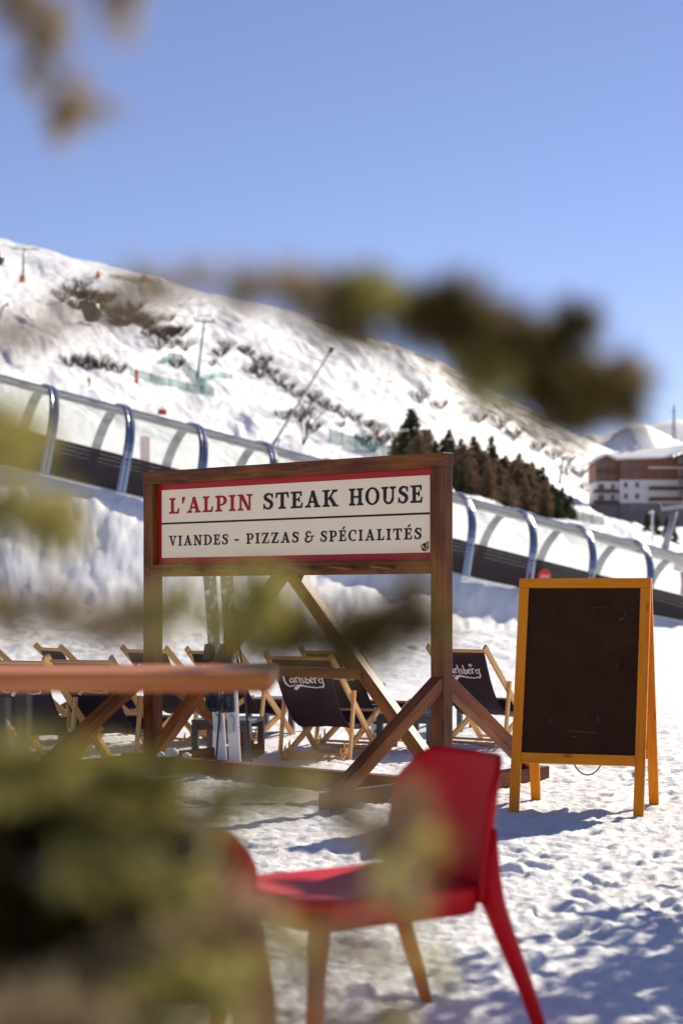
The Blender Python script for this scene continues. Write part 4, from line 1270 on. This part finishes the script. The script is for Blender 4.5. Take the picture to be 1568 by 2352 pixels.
p1 = on_hill(52, 648); t1 = make_pylon('lift_pylon', p1, CAM_Z + (HY - 572) / F * p1.y, 'tall slim lift pylon with an orange pad high on the slope', p1.y * .0075, True, p1.y * .0012, p1.y * .0009)
p2 = on_hill(453, 872); t2 = make_pylon('lift_pylon', p2, CAM_Z + (HY - 738) / F * p2.y, 'lift pylon rising behind the green netting', p2.y * .0055, False, p2.y * .0042, p2.y * .0009)
p3 = on_hill(1284, 1112); t3 = make_pylon('lift_pylon', p3, CAM_Z + (HY - 1050) / F * p3.y, 'slim lift pylon between the tree clump and the hotel', p3.y * .003, False, p3.y * .002, p3.y * .0009)
p4 = on_hill(-6, 750)
root = empty('slope_pole', p4, 0, 'bent grey pole at the left edge of the slope', 'pole')
MB().tube([(0, 0, -.3), (p4.y * .0035, 0, p4.y * .011), (p4.y * .0058, 0, p4.y * .0122)], [.22, .18, .15], 8).build('mast', M['steel'], root)
MB().tube([(p4.y * .0058, 0, p4.y * .0122), (p4.y * .0066, 0, p4.y * .0124)], [.35, .3], 8).build('head', M['steel'], root)
# cable from pylon to pylon, with the cabins hanging on it
left = at(-260, 470, p1.y * 1.25)
def cab_pt(t, a, b, sag): return a.lerp(b, t) - Vector((0, 0, sag * 4 * t * (1 - t)))
off = Vector((0, 0, .45))
mb = MB()
mb.tube([cab_pt(t / 14, left, t1 + off, 3) for t in range(15)], .05, 5); mb.tube([cab_pt(t / 14, t1 + off, t2 + off, 4) for t in range(15)], .04, 5)
mb.tube([cab_pt(t / 14, t2 + off, t3 + off, 2) for t in range(15)], .03, 5)
cab = mb.build('lift_cable', M['black_metal']); tag(cab, 'thin dark lift cable strung between the pylons', 'cable')
def make_cabin(p, s, label):
    root = empty('gondola_cabin', p, R(-30), label, 'gondola', 'gondola cabins on the lift cable')
    k = M['black_metal']
    MB().tube([(0, 0, .0), (.15, 0, -.6), (.1, 0, -1.5)], [.1, .1, .1], 6).build('hanger', k, root)
    mb = MB(); rings = []
    for z, r in ((-1.5, .5), (-1.65, .95), (-2.4, 1.08), (-3.3, 1.0), (-3.75, .8), (-3.85, .4)):
        rings.append([mb.vert((.1 + math.copysign(abs(math.cos(a)) ** .6, math.cos(a)) * r, math.copysign(abs(math.sin(a)) ** .6, math.sin(a)) * r * .9, z)) for a in [2 * PI * i / 20 for i in range(20)]])
    for i in range(5):
        for j in range(20): mb.face((rings[i][j], rings[i][(j + 1) % 20], rings[i + 1][(j + 1) % 20], rings[i + 1][j]))
    mb.face(rings[0]); mb.face(rings[-1][::-1])
    mb.build('shell', k, root, smooth=True)
    mb = MB()
    for sy in (-1, 1):
        mb.beam((-.75, sy * .985, -2.35), (.95, sy * .985, -2.35), .03, 1.1)
    mb.build('window', mat('cabin_glass', (.05, .06, .07), .1, spec=.8), root)
    root.scale = (s, s, s)
c1 = cab_pt(.5, t1 + off, t2 + off, 4); make_cabin(c1, c1.y / 230, 'dark gondola cabin hanging over the brown thicket')
c2 = cab_pt(.83, left, t1 + off, 3); make_cabin(c2, c2.y / 300, 'dark gondola cabin at the left edge of the sky')

# snow lance leaning over the slope
b = drop(at(612, 1046, 140)); e = at(764, 797, 140)
root = empty('snow_lance', b, 0, 'long grey snow making lance leaning right over the slope', 'snow lance')
d = e - b
MB().tube([(0, 0, 0), tuple(d * .16)], [.17, .15], 10).build('lower_tube', M['steel'], root)
MB().tube([tuple(d * .02), tuple(d * .97)], [.10, .07], 10).build('lance', M['steel'], root)
MB().tube([tuple(d * .955), tuple(d)], [.15, .17], 10).build('head', M['black_metal'], root)
MB().tube([tuple(d * .15 + Vector((.25, 0, 0))), (.6, 0, -.3)], [.07, .07], 8).build('stay', M['steel'], root)

# green netting
def net_material():
    m = M['net']; t = m.node_tree; b = t.nodes["Principled BSDF"]
    tr = t.nodes.new('ShaderNodeBsdfTransparent'); mx = t.nodes.new('ShaderNodeMixShader'); mx.inputs[0].default_value = .62
    t.links.new(tr.outputs[0], mx.inputs[1]); t.links.new(b.outputs[0], mx.inputs[2]); t.links.new(mx.outputs[0], t.nodes["Material Output"].inputs[0])
net_material()
def make_net(pts, label, hh):
    ps = []
    for i in range(len(pts) - 1):
        for s in range(6):
            t = s / 6
            ps.append(on_hill(pts[i][0] + (pts[i + 1][0] - pts[i][0]) * t, pts[i][1] + (pts[i + 1][1] - pts[i][1]) * t))
    ps.append(on_hill(*pts[-1]))
    root = empty('safety_net', ps[0], 0, label, 'safety net', 'green safety nets on the slope')
    mb = MB(); ids = []
    for p in ps:
        h = hh * p.y / 230
        q = p - ps[0]
        ids.append((mb.vert(q), mb.vert(q + Vector((0, 0, h * .5))), mb.vert(q + Vector((0, .1, h)))))
    for i in range(len(ids) - 1):
        for k in range(2): mb.face((ids[i][k], ids[i + 1][k], ids[i + 1][k + 1], ids[i][k + 1]))
    mb.build('netting', M['net'], root)
    for p in ps[::4]:
        h = hh * p.y / 230
        q = p - ps[0]
        MB().tube([q + Vector((0, 0, -.2)), q + Vector((0, 0, h * 1.08))], .05 * p.y / 200, 6).build('post', M['net'], root)
make_net([(378, 838), (392, 826), (418, 832), (442, 862), (468, 888), (494, 912)], 'green netting curving down the slope past the foot of the lift pylon', 1.0)
make_net([(300, 864), (370, 884), (430, 898), (478, 906)], 'long low green netting on the piste above the tunnel', 1.1)
make_net([(462, 880), (500, 868), (532, 872)], 'short green netting running right from the pylon foot', .8)
make_net([(756, 1012), (800, 1028), (850, 1042), (895, 1054)], 'green netting between the leaning lance and the conifers, above the sign', 1.6)
make_net([(1318, 1192), (1345, 1200), (1385, 1207)], 'green netting at the foot of the tree clump, below the hotel', 1.2)

# ridge fence
pf = [on_hill(252 + i * 4.2, 640 + i * .62) for i in range(29)]
root = empty('slat_fence', pf[0], 0, 'low wooden snow fence along the ridge top', 'fence')
mb = MB()
for i in range(len(pf) - 1):
    for s in range(2):
        p = pf[i].lerp(pf[i + 1], s / 2) - pf[0]
        mb.beam(p + Vector((0, 0, -.3)), p + Vector((0, 0, 1.5 + i * .05)), .9, .08)
mb.build('slats', M['grey_wood'], root)
mb = MB()
for i in range(len(pf) - 1): mb.beam(pf[i] - pf[0] + Vector((0, .15, 1.0)), pf[i + 1] - pf[0] + Vector((0, .15, 1.0)), .12, .15)
mb.build('rail', M['grey_wood'], root)
for px, py, lab in ((226, 640, 'orange marker on the ridge left of the snow fence'), (331, 650, 'orange marker in front of the ridge fence')):
    p = on_hill(px, py); root = empty('piste_marker', p, 0, lab, 'marker', 'orange markers on the ridge')
    s = p.y / 600
    MB().tube([(0, 0, -.2), (0, 0, 3.0 * s)], .12 * s, 6).build('pole', M['orange_pad'], root)
    MB().tube([(0, 0, .0), (0, 0, .7 * s), (0, 0, 2.0 * s)], [.8 * s, .9 * s, .5 * s], 8).build('pad', M['orange_pad'], root)

# red padded posts and a skier on the piste
def pad_post(px, py, h, label, white):
    p = on_hill(px, py); s = p.y / 200
    root = empty('padded_post', p, 0, label, 'padded post')
    MB().tube([(0, 0, -.2), (0, 0, h * 2.0 * s)], .04 * s, 6).build('pole', M['steel'], root)
    MB().tube([(0, 0, .05), (0, 0, h * s), (0, 0, h * s * 1.06)], [.24 * s, .24 * s, .15 * s], 10).build('pad', M['red_pad'], root)
    if white:
        mb = MB()
        for i, z in enumerate((.35, .65, .95)):
            mb.beam((.06 * s, -.245 * s, z * s), (.2 * s, -.2 * s, z * s), .02, .2 * s)
        mb.build('white_marks', M['white'], root)
pad_post(314, 882, 1.45, 'tall red padded post with white marks on the piste', True)
pad_post(222, 846, .5, 'tiny red padded post on the piste above the skier', False)
p = on_hill(373, 952); s = p.y / 200
root = empty('padded_barrier', p, 0, 'red padded block with a green stake just above the tunnel roof', 'padded block')
MB().beam((-.48 * s, 0, .25 * s), (.48 * s, 0, .25 * s), .45 * s, .6 * s).build('pad', M['red_pad'], root, bevel=.05)
MB().tube([(0, 0, .3 * s), (0, 0, 1.0 * s)], .06 * s, 6).build('stake', M['net'], root)
p = tk(1.45) + Vector((-.2, 2.6, 0)); p.z = h1(p.x, p.y)
root = empty('piste_flag', p, 0, 'faded pink flag standing behind the frosted tunnel cover', 'flag')
MB().tube([(0, 0, -.1), (0, 0, 1.9)], .02, 6).build('pole', M['steel'], root)
MB().beam((0, .03, .75), (0, .03, 1.85), .26, .02, (0, 1, 0)).build('cloth', mat('pink_cloth', (.7, .2, .28), .8), root)

def make_person():
    p = on_hill(205, 888); s = p.y / 200 * .62
    root = empty('person', p, R(20), 'skier in a red jacket and dark trousers standing on the piste', 'person')
    me = bpy.data.meshes.new('body')
    J = [(0, 0, .92), (0, 0, 1.18), (0, 0, 1.42), (0, -.01, 1.52), (0, -.02, 1.66), (-.1, 0, .88), (-.12, -.06, .48), (-.13, .02, .06), (-.13, -.14, .03), (.1, 0, .88), (.12, -.06, .48), (.13, .02, .06), (.13, -.14, .03),
         (-.19, 0, 1.40), (-.27, -.02, 1.14), (-.25, -.22, 1.0), (.19, 0, 1.40), (.27, -.02, 1.14), (.25, -.22, 1.0)]
    E = [(0, 1), (1, 2), (2, 3), (3, 4), (0, 5), (5, 6), (6, 7), (7, 8), (0, 9), (9, 10), (10, 11), (11, 12), (2, 13), (13, 14), (14, 15), (2, 16), (16, 17), (17, 18)]
    rad = [.15, .16, .16, .07, .12, .1, .08, .07, .06, .1, .08, .07, .06, .085, .065, .05, .085, .065, .05]
    me.from_pydata(J, E, []); me.update()
    ob = bpy.data.objects.new('body', me); COL.objects.link(ob); ob.parent = root
    md = ob.modifiers.new('skin', 'SKIN')
    for i, r in enumerate(rad): me.skin_vertices[0].data[i].radius = (r, r)
    me.skin_vertices[0].data[0].use_root = True
    ob.modifiers.new('sub', 'SUBSURF').levels = 1
    m = mat('ski_clothes', (.6, .02, .02), .7); t = m.node_tree; b = t.nodes["Principled BSDF"]
    tc = t.nodes.new('ShaderNodeTexCoord'); sx = t.nodes.new('ShaderNodeSeparateXYZ'); t.links.new(tc.outputs['Object'], sx.inputs[0])
    cr = t.nodes.new('ShaderNodeValToRGB'); cr.color_ramp.interpolation = 'CONSTANT'
    cr.color_ramp.elements[0].color = (.03, .03, .06, 1); cr.color_ramp.elements[1].position = .44; cr.color_ramp.elements[1].color = (.65, .02, .02, 1)
    e = cr.color_ramp.elements.new(.755); e.color = (.45, .25, .17, 1)
    mr = t.nodes.new('ShaderNodeMath'); mr.operation = 'MULTIPLY'; mr.inputs[1].default_value = .5
    t.links.new(sx.outputs['Z'], mr.inputs[0]); t.links.new(mr.outputs[0], cr.inputs[0]); t.links.new(cr.outputs[0], b.inputs['Base Color'])
    me.materials.append(m)
    hb = MB(); lump(hb, (0, -.01, 1.72), .135, 3); hb.build('helmet', M['black_metal'], root, smooth=True)
    for x in (-.13, .13):
        MB().beam((x, -.85, .0), (x, .75, .0), .09, .025).build('ski', M['black_metal'], root)
    root.scale = (s / .62,) * 3 if False else (s * 1.0,) * 3
make_person()

# steel lift pylon, lamp post and barrier below the hotel
b0 = drop(at(1522, 1250, 130)); e0 = at(1549, 1172, 130)
root = empty('steel_pylon', b0, 0, 'thick leaning grey steel pylon below the hotel', 'lift pylon')
d = e0 - b0
MB().tube([(0, 0, -.3), tuple(d)], [.30, .22], 12).build('mast', M['steel'], root, smooth=True)
mb = MB(); mb.beam(d + Vector((-1.0, 0, .1)), d + Vector((.9, 0, .35)), .3, .3); mb.beam(d + Vector((-.9, 0, .1)), d + Vector((-1.1, 0, .6)), .1, .1)
mb.build('crosshead', M['steel'], root)
MB().tube([tuple(d + Vector((.6, -.2, .75))), tuple(d + Vector((2.2, -.2, .25)))], .16, 8).build('guide_tube', mat('pale_green_tube', (.7, .78, .6), .4), root)
b0 = drop(at(1497, 1240, 120)); root = empty('lamp_post', b0, 0, 'thin pale lamp post left of the leaning steel pylon', 'lamp post')
H = CAM_Z + (HY - 1178) / F * 120 - b0.z
MB().tube([(0, 0, -.2), (0, 0, H)], [.07, .05], 8).build('pole', M['white'], root)
MB().tube([(-.25, 0, H), (0, 0, H + .12), (.12, 0, H)], [.06, .09, .05], 8).build('lamp_head', M['white'], root)
b0 = drop(at(1562, 1266, 100)); root = empty('padded_barrier', b0, 0, 'red over white padded mattress beside the leaning steel pylon', 'padded mattress')
MB().beam((0, 0, 0), (0, 0, .48), .75, .3, (0, 1, 0)).build('lower_pad', mat('pale_pad', (.75, .5, .45), .6), root, bevel=.05)
MB().beam((0, 0, .482), (0, 0, 1.0), .75, .3, (0, 1, 0)).build('upper_pad', M['red_pad'], root, bevel=.05)
# round red sign fixed low on the tunnel skirt
p = at(1250, 1326, 47.6)
root = empty('round_sign', p, R(25), 'round red sign with white lettering on a stake before the dark skirt', 'sign')
MB().tube([(0, .02, 0), (0, -.01, 0)], [.215, .215], 28, ref=(0, 0, 1)).build('disc', M['red_pad'], root)
mb = MB()
word(mb, "STOP", -.14, .14, -.035, .10, Vector((0, -.012, 0)), Vector((1, 0, 0)))
mb.build('white_lettering', M['white'], root)
MB().tube([(0, .04, .1), (0, .04, -1.4)], .025, 8).build('stake', M['steel'], root)

# ---------------------------------------------------------------- hotel
def build_hotel():
    D = 400.0
    X = lambda px: (px - CX) / F * D
    Z = lambda py: CAM_Z + (HY - py) / F * D
    root = empty('hotel', (X(1420), D, Z(1176)), 0, 'large chalet style hotel with brown timber top, white walls and snowy roof', 'hotel')
    o = Vector(root.location)
    def bx(mb, x0, x1, y0, y1, z0, z1, m=0):
        mb.box(((x0 + x1) / 2 - o.x, (y0 + y1) / 2 - o.y, (z0 + z1) / 2 - o.z), (abs(x1 - x0), y1 - y0, abs(z1 - z0)), m)
    wht, tim = mat('hotel_render', (.82, .76, .74), .8, vary=(.3, .1)), mat('hotel_timber', (.22, .095, .055), .7, vary=(.8, .3))
    stn, dk = mat('hotel_stone', (.22, .20, .19), .9, vary=(.6, .4)), mat('balcony_timber', (.16, .06, .045), .7, vary=(1, .25))
    gl, fr = mat('window_glass', (.05, .055, .06), .12, spec=.7), mat('window_frame', (.3, .25, .2), .6)
    y0 = D
    xl, xm, xr, xe = X(1365), X(1423), X(1518), X(1700)
    mb = MB(); bx(mb, xl, xm, y0 + 1.2, y0 + 15, Z(1200), Z(1155)); bx(mb, xm, xe, y0 + .6, y0 + 16, Z(1230), Z(1155)); mb.build('stone_base', stn, root)
    mb = MB(); bx(mb, xl + .6, xm, y0 + 1.8, y0 + 15, Z(1155), Z(1105)); bx(mb, xm, xr + 5, y0, y0 + 15.5, Z(1155), Z(1102)); mb.build('white_wall', wht, root)
    mb = MB(); bx(mb, xl + .6, xm, y0 + 1.8, y0 + 15, Z(1105), Z(1056)); bx(mb, xm, xr + 5, y0 - .25, y0 + 15.5, Z(1102), Z(1052)); mb.build('timber_wall', tim, root)
    # corner wing nearer to the piste
    mb = MB(); bx(mb, xr + 5, xe, y0 - 7, y0 + 15, Z(1155), Z(1040)); mb.build('corner_wing', tim, root)
    # gables under the roof
    mb = MB(); mb.prism([(xl + .6, Z(1056)), (xm, Z(1056)), (xm, Z(1050)), (X(1392), Z(1043))], (-o.x, 1.8, -o.z), (1, 0, 0), (0, 0, 1), -.3); mb.build('gable', tim, root)
    mb = MB()
    def quad(a, b, c, d):
        ids = [mb.vert(p - o) for p in (a, b, c, d)]
        ids2 = [mb.vert(p - o + Vector((0, 0, -.45))) for p in (a, b, c, d)]
        mb.face(ids); mb.face(ids2[::-1])
        for i in range(4): mb.face((ids[i], ids2[i], ids2[(i + 1) % 4], ids[(i + 1) % 4]))
    R1 = Vector((X(1390), y0 + 8, Z(1037))); R2 = Vector((X(1570), y0 + 8, Z(1016)))
    quad(Vector((X(1418), y0 - 1.4, Z(1052))), Vector((X(1520), y0 - 1.4, Z(1049))), R2, R1)
    quad(R1, R2, Vector((X(1570), y0 + 19, Z(1050))), Vector((X(1390), y0 + 19, Z(1055))))
    quad(Vector((X(1520), y0 - 1.4, Z(1049))), Vector((X(1585), y0 - 9, Z(1030))), Vector((X(1600), y0 + 8, Z(1010))), R2 + Vector((0, 0, .05)))
    mb.build('roof', M['snow'], root)
    mb = MB(); 
    def quad2(a, b, c, d): quad(a, b, c, d)
    quad(Vector((X(1354), y0 - .5, Z(1059))), Vector((X(1392), y0 - .5, Z(1041))), R1 + Vector((-.02, 0, .02)), Vector((X(1354), y0 + 16, Z(1059))))
    quad(Vector((X(1392), y0 - .5, Z(1041))), Vector((X(1420), y0 - .5, Z(1053))), Vector((X(1418), y0 + 6, Z(1051))), R1 + Vector((0, 0, .06)))
    mb.build('side_roof', M['snow'], root)
    for px, py in ((1447, 1030), (1474, 1026)):
        mb = MB(); bx(mb, X(px) - .4, X(px) + .4, y0 + 8, y0 + 8.8, Z(py) - 2, Z(py) + 1.1); mb.build('chimney', wht, root)
    def win(px, py, w, h, yy):
        f = MB(); x, z = X(px), Z(py)
        bx(f, x - w / 2, x + w / 2, yy - .08, yy + .1, z - h / 2, z + h / 2); fo = f.build('window', fr, root)
        g = MB(); bx(g, x - w * .4, x + w * .4, yy - .11, yy - .09, z - h * .42, z + h * .42); g.build('pane', gl, fo)
    for py in (1114, 1140):
        for px in (1436, 1462): win(px, py, .9, 1.25, y0)
    for py in (1066, 1090):
        for px in (1436, 1461): win(px, py, .8, 1.1, y0 - .25)
    for py in (1064, 1092):
        win(1384, py, 1.6, 1.2, y0 + 1.8); win(1409, py, .8, 1.2, y0 + 1.8)
    for py in (1119, 1144):
        win(1382, py, 1.5, 1.7, y0 + 1.8); win(1409, py, .9, 1.7, y0 + 1.8)
    for py in (1113, 1137): win(1527, py, 2.0, 1.6, y0 - .02) if False else None
    def balcony(x0, x1, yy, dep, pyt, pyb):
        b = MB(); bx(b, x0, x1, yy - dep, yy - dep + .15, Z(pyb), Z(pyt)); bx(b, x0, x1, yy - dep + .15, yy, Z(pyb), Z(pyb) + .2); b.build('balcony', dk, root)
    for t_, b_ in ((1124, 1131), (1149, 1157)): balcony(xl - .2, xm - .3, y0 + 1.8, 1.6, t_, b_)
    balcony(xl + .2, xm - .4, y0 + 1.8, .9, 1080, 1084)
    for t_, b_ in ((1118, 1126), (1143, 1151)):
        balcony(X(1487), xr + 4.99, y0, 1.5, t_, b_)
    for t_, b_ in ((1070, 1076), (1096, 1103), (1120, 1128), (1145, 1153)): balcony(xr + 5.2, xe - 1, y0 - 7, 1.5, t_, b_)
    b = MB(); bx(b, X(1487), xr + 4.99, y0 - .85, y0 - .26, Z(1076), Z(1073)); b.build('canopy', M['snow'], root)
    for py in (1062, 1088, 1112, 1137):
        for px in (1548, 1562, 1576): win(px, py, .9, 1.5, y0 - 7)
build_hotel()
# lattice mast behind the hotel
b0 = Vector(((1546 - CX) / F * 800, 800, 60)); top = CAM_Z + (HY - 930) / F * 800
root = empty('lattice_mast', b0, 0, 'thin lattice mast standing on the skyline above the hotel roof', 'mast')
mb = MB(); H = top - 60
for sx, sy in ((-1, -1), (1, -1), (1, 1), (-1, 1)): mb.beam((sx * 1.3, sy * 1.3, 0), (sx * .1, sy * .1, H), .2, .2)
for i in range(9):
    z = H * (.3 + i * .07); w = 1.3 * (1 - z / H) + .1
    mb.beam((-w, -w, z), (w, -w, z + H * .06), .12, .12); mb.beam((w, -w, z), (-w, -w, z + H * .06), .12, .12)
mb.beam((-2, 0, H * .9), (2, 0, H * .9), .2, .2)
mb.build('lattice', M['grey_metal'], root)

# ---------------------------------------------------------------- the conifer shrub the picture is taken through
def build_shrub():
    base = Vector((-.55, 1.5, 0))
    root = empty('conifer_shrub', base, 0, 'olive and brown needled shrub close to the lens, framing the whole terrace', 'shrub')
    mb = MB()
    mb.tube([(0, 0, -.1), (-.02, .02, .5), (-.05, 0, 1.0), (-.05, .02, 1.45), (-.03, 0, 1.75)], [.03, .026, .022, .015, .006], 10)
    mb.build('trunk', M['bark'], root, smooth=True)
    rs = np.random.RandomState(9)
    def branch(pts, rad, n, mat_, D0, D1=None, twig=2.2, stem=True, nl=(8, 17), jit=1.0, dens=2.0):
        """pts: columns and rows; D0..D1 distance along it; rad: bushiness in picture units at start/end"""
        rs = np.random.RandomState(abs(int(pts[0][0] * 7 + pts[0][1] * 13 + pts[-1][0] * 3 + pts[-1][1])) % 99991)
        D1 = (D1 or D0) * 1.6; D0 = D0 * 1.6
        P = [at(px, py, D0 + (D1 - D0) * i / max(1, len(pts) - 1)) for i, (px, py) in enumerate(pts)]
        A = np.array([tuple(p - base) for p in P])
        seg = np.linalg.norm(np.diff(A, axis=0), axis=1); cs = np.concatenate([[0], np.cumsum(seg)])
        b = MB()
        b.tube([tuple(a) for a in A], [twig * .001 * (1.3 - .9 * i / (len(A) - 1)) for i in range(len(A))], 6)
        V, Fq = [], []
        nn = int(n * dens)
        nt_ = max(5, nn // 26)
        for i in range(nt_):                         # side twigs, each a feathery spray of needles
            s = cs[-1] * min(1, rs.uniform(0, 1.04)); c = np.array([np.interp(s, cs, A[:, k]) for k in range(3)])
            c2 = np.array([np.interp(max(0, s - .03), cs, A[:, k]) for k in range(3)])
            tg = (c - c2) / (np.linalg.norm(c - c2) + 1e-9)
            D = c[1] + base.y; r = (rad[0] + (rad[1] - rad[0]) * s / cs[-1]) / F * D
            dr = rs.normal(size=3); dr -= tg * dr.dot(tg); dr = dr / np.linalg.norm(dr) + tg * rs.uniform(.2, 1.1); dr /= np.linalg.norm(dr)
            L = r * (.35 + 1.35 * rs.rand() ** 1.6)
            bend = np.array([0, 0, -.18 * L])
            e = c + dr * L + bend
            b.tube([tuple(c), tuple((c + e) / 2 - bend * .2), tuple(e)], [.0016, .0012, .0006], 4, cap=False)
            for k in range(26):
                q = c + (e - c) * rs.uniform(.02, 1.0)
                d = dr * rs.uniform(.35, 1.0) + rs.normal(size=3) * .55
                leaf_cloud(V, Fq, q, d, rs.uniform(*nl) * .0016, rs.uniform(1.5, 3.0) * .001, rs)
        ob = b.build('branch', M['twig'] if stem else M['bark'], root)
        tri_mesh('needles', V, Fq, mat_, ob)
    ol, dk, br, co = M['needle'], M['needle_dark'], M['needle_brown'], M['needle_core']
    # twig hanging into the sky
    branch([(-40, -120), (40, -10), (95, 90), (140, 180), (165, 235)], (80, 50), 420, br, .70, .72)
    branch([(200, -120), (260, -40), (290, 5)], (60, 30), 130, br, .66)
    # the long arching bough over the mountain
    branch([(-90, 830), (100, 745), (270, 690), (430, 660), (560, 665), (690, 690)], (22, 55), 330, br, .62, .66)
    branch([(620, 675), (760, 690), (880, 705), (1000, 740), (1110, 775)], (75, 95), 1250, dk, .68, .72)
    branch([(1040, 750), (1150, 790), (1240, 830), (1330, 880), (1390, 890), (1440, 905)], (95, 65), 1750, dk, .70, .74)
    branch([(1180, 850), (1260, 915), (1320, 930), (1380, 940)], (75, 40), 520, dk, .72, .74)
    branch([(1000, 735), (1030, 700), (1045, 670)], (40, 24), 240, dk, .70)
    branch([(1240, 820), (1300, 770), (1335, 735)], (45, 26), 330, dk, .72)
    branch([(820, 700), (850, 670), (870, 655)], (34, 20), 120, ol, .68)
    branch([(1050, 790), (1090, 835), (1140, 870)], (40, 30), 300, ol, .7)
    # sprigs from the left edge
    branch([(-120, 930), (-20, 965), (40, 1000)], (90, 50), 330, ol, .58, .62)
    branch([(-120, 1190), (0, 1185), (90, 1190), (150, 1195)], (60, 45), 420, ol, .62, .66)
    # the bough across the middle
    branch([(-120, 1385), (40, 1395), (150, 1405), (260, 1415), (330, 1415)], (48, 40), 560, br, .66, .70)
    branch([(300, 1415), (400, 1400), (480, 1410), (560, 1430), (620, 1440)], (60, 60), 230, ol, .66, .68)
    branch([(580, 1440), (660, 1440), (720, 1452)], (46, 36), 430, dk, .68)
    branch([(740, 1465), (820, 1455), (900, 1430), (965, 1405)], (44, 56), 640, dk, .68, .70)
    branch([(560, 1420), (600, 1370), (640, 1330)], (40, 22), 130, ol, .64)
    # the dark mass at the foot
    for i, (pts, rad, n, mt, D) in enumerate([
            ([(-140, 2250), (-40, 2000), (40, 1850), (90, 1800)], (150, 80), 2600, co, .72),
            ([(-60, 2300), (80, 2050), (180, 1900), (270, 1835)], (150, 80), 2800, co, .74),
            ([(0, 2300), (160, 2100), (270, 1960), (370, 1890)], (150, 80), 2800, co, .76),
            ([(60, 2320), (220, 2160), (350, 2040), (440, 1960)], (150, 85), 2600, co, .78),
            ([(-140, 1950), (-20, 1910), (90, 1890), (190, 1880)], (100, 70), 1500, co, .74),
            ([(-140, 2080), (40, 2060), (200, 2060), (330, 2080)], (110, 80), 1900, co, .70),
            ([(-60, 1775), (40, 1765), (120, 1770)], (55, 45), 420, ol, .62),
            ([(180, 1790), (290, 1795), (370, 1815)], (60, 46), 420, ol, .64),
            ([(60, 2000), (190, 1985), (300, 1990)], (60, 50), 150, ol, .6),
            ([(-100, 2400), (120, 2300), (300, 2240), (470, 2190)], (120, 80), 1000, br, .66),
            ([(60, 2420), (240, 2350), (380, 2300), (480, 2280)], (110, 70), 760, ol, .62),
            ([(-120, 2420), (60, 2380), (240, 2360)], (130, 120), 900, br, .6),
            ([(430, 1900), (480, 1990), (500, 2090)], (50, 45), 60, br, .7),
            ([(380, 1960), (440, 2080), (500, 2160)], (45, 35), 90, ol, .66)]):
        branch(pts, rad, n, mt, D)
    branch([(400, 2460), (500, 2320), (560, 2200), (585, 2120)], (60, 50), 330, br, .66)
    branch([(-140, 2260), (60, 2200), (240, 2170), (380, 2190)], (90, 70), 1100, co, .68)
    # thin sprays in front of the sill, the chair and the snow
    branch([(430, 1860), (560, 1830), (680, 1815), (800, 1850), (860, 1880)], (52, 34), 330, br, .74, .78)
    branch([(480, 1890), (620, 1790), (700, 1780)], (50, 36), 130, ol, .62)
    branch([(820, 2440), (890, 2250), (930, 2080), (945, 1960)], (60, 75), 100, ol, .62)
    branch([(930, 2080), (900, 1950), (960, 1850)], (60, 60), 200, br, .66)
    branch([(560, 2440), (660, 2290), (740, 2200), (790, 2150)], (90, 60), 120, br, .60)
    branch([(760, 2440), (880, 2340), (980, 2270), (1050, 2230)], (80, 50), 80, ol, .60)
    branch([(520, 2300), (640, 2240), (720, 2200)], (90, 70), 60, ol, .58)
build_shrub()

# ---------------------------------------------------------------- unseen spruces added past the right edge to cast dappled shade on near snow
for x, y, h, lab in ((3.15, 8.5, 4.5, 'unseen young spruce added to shade the near snow, nearer to the chalkboard'), (4.2, 8.2, 4.6, 'taller unseen spruce added outside the view to shade the near snow')):
    t = make_conifer(61 + int(x), 4, .25, M['spruce'], 2.2, .06, .85, .36)
    t.location = (x, y, -.02); t.scale = (h / 4,) * 3
    tag(t, lab, 'tree', 'unseen spruces added for shade')
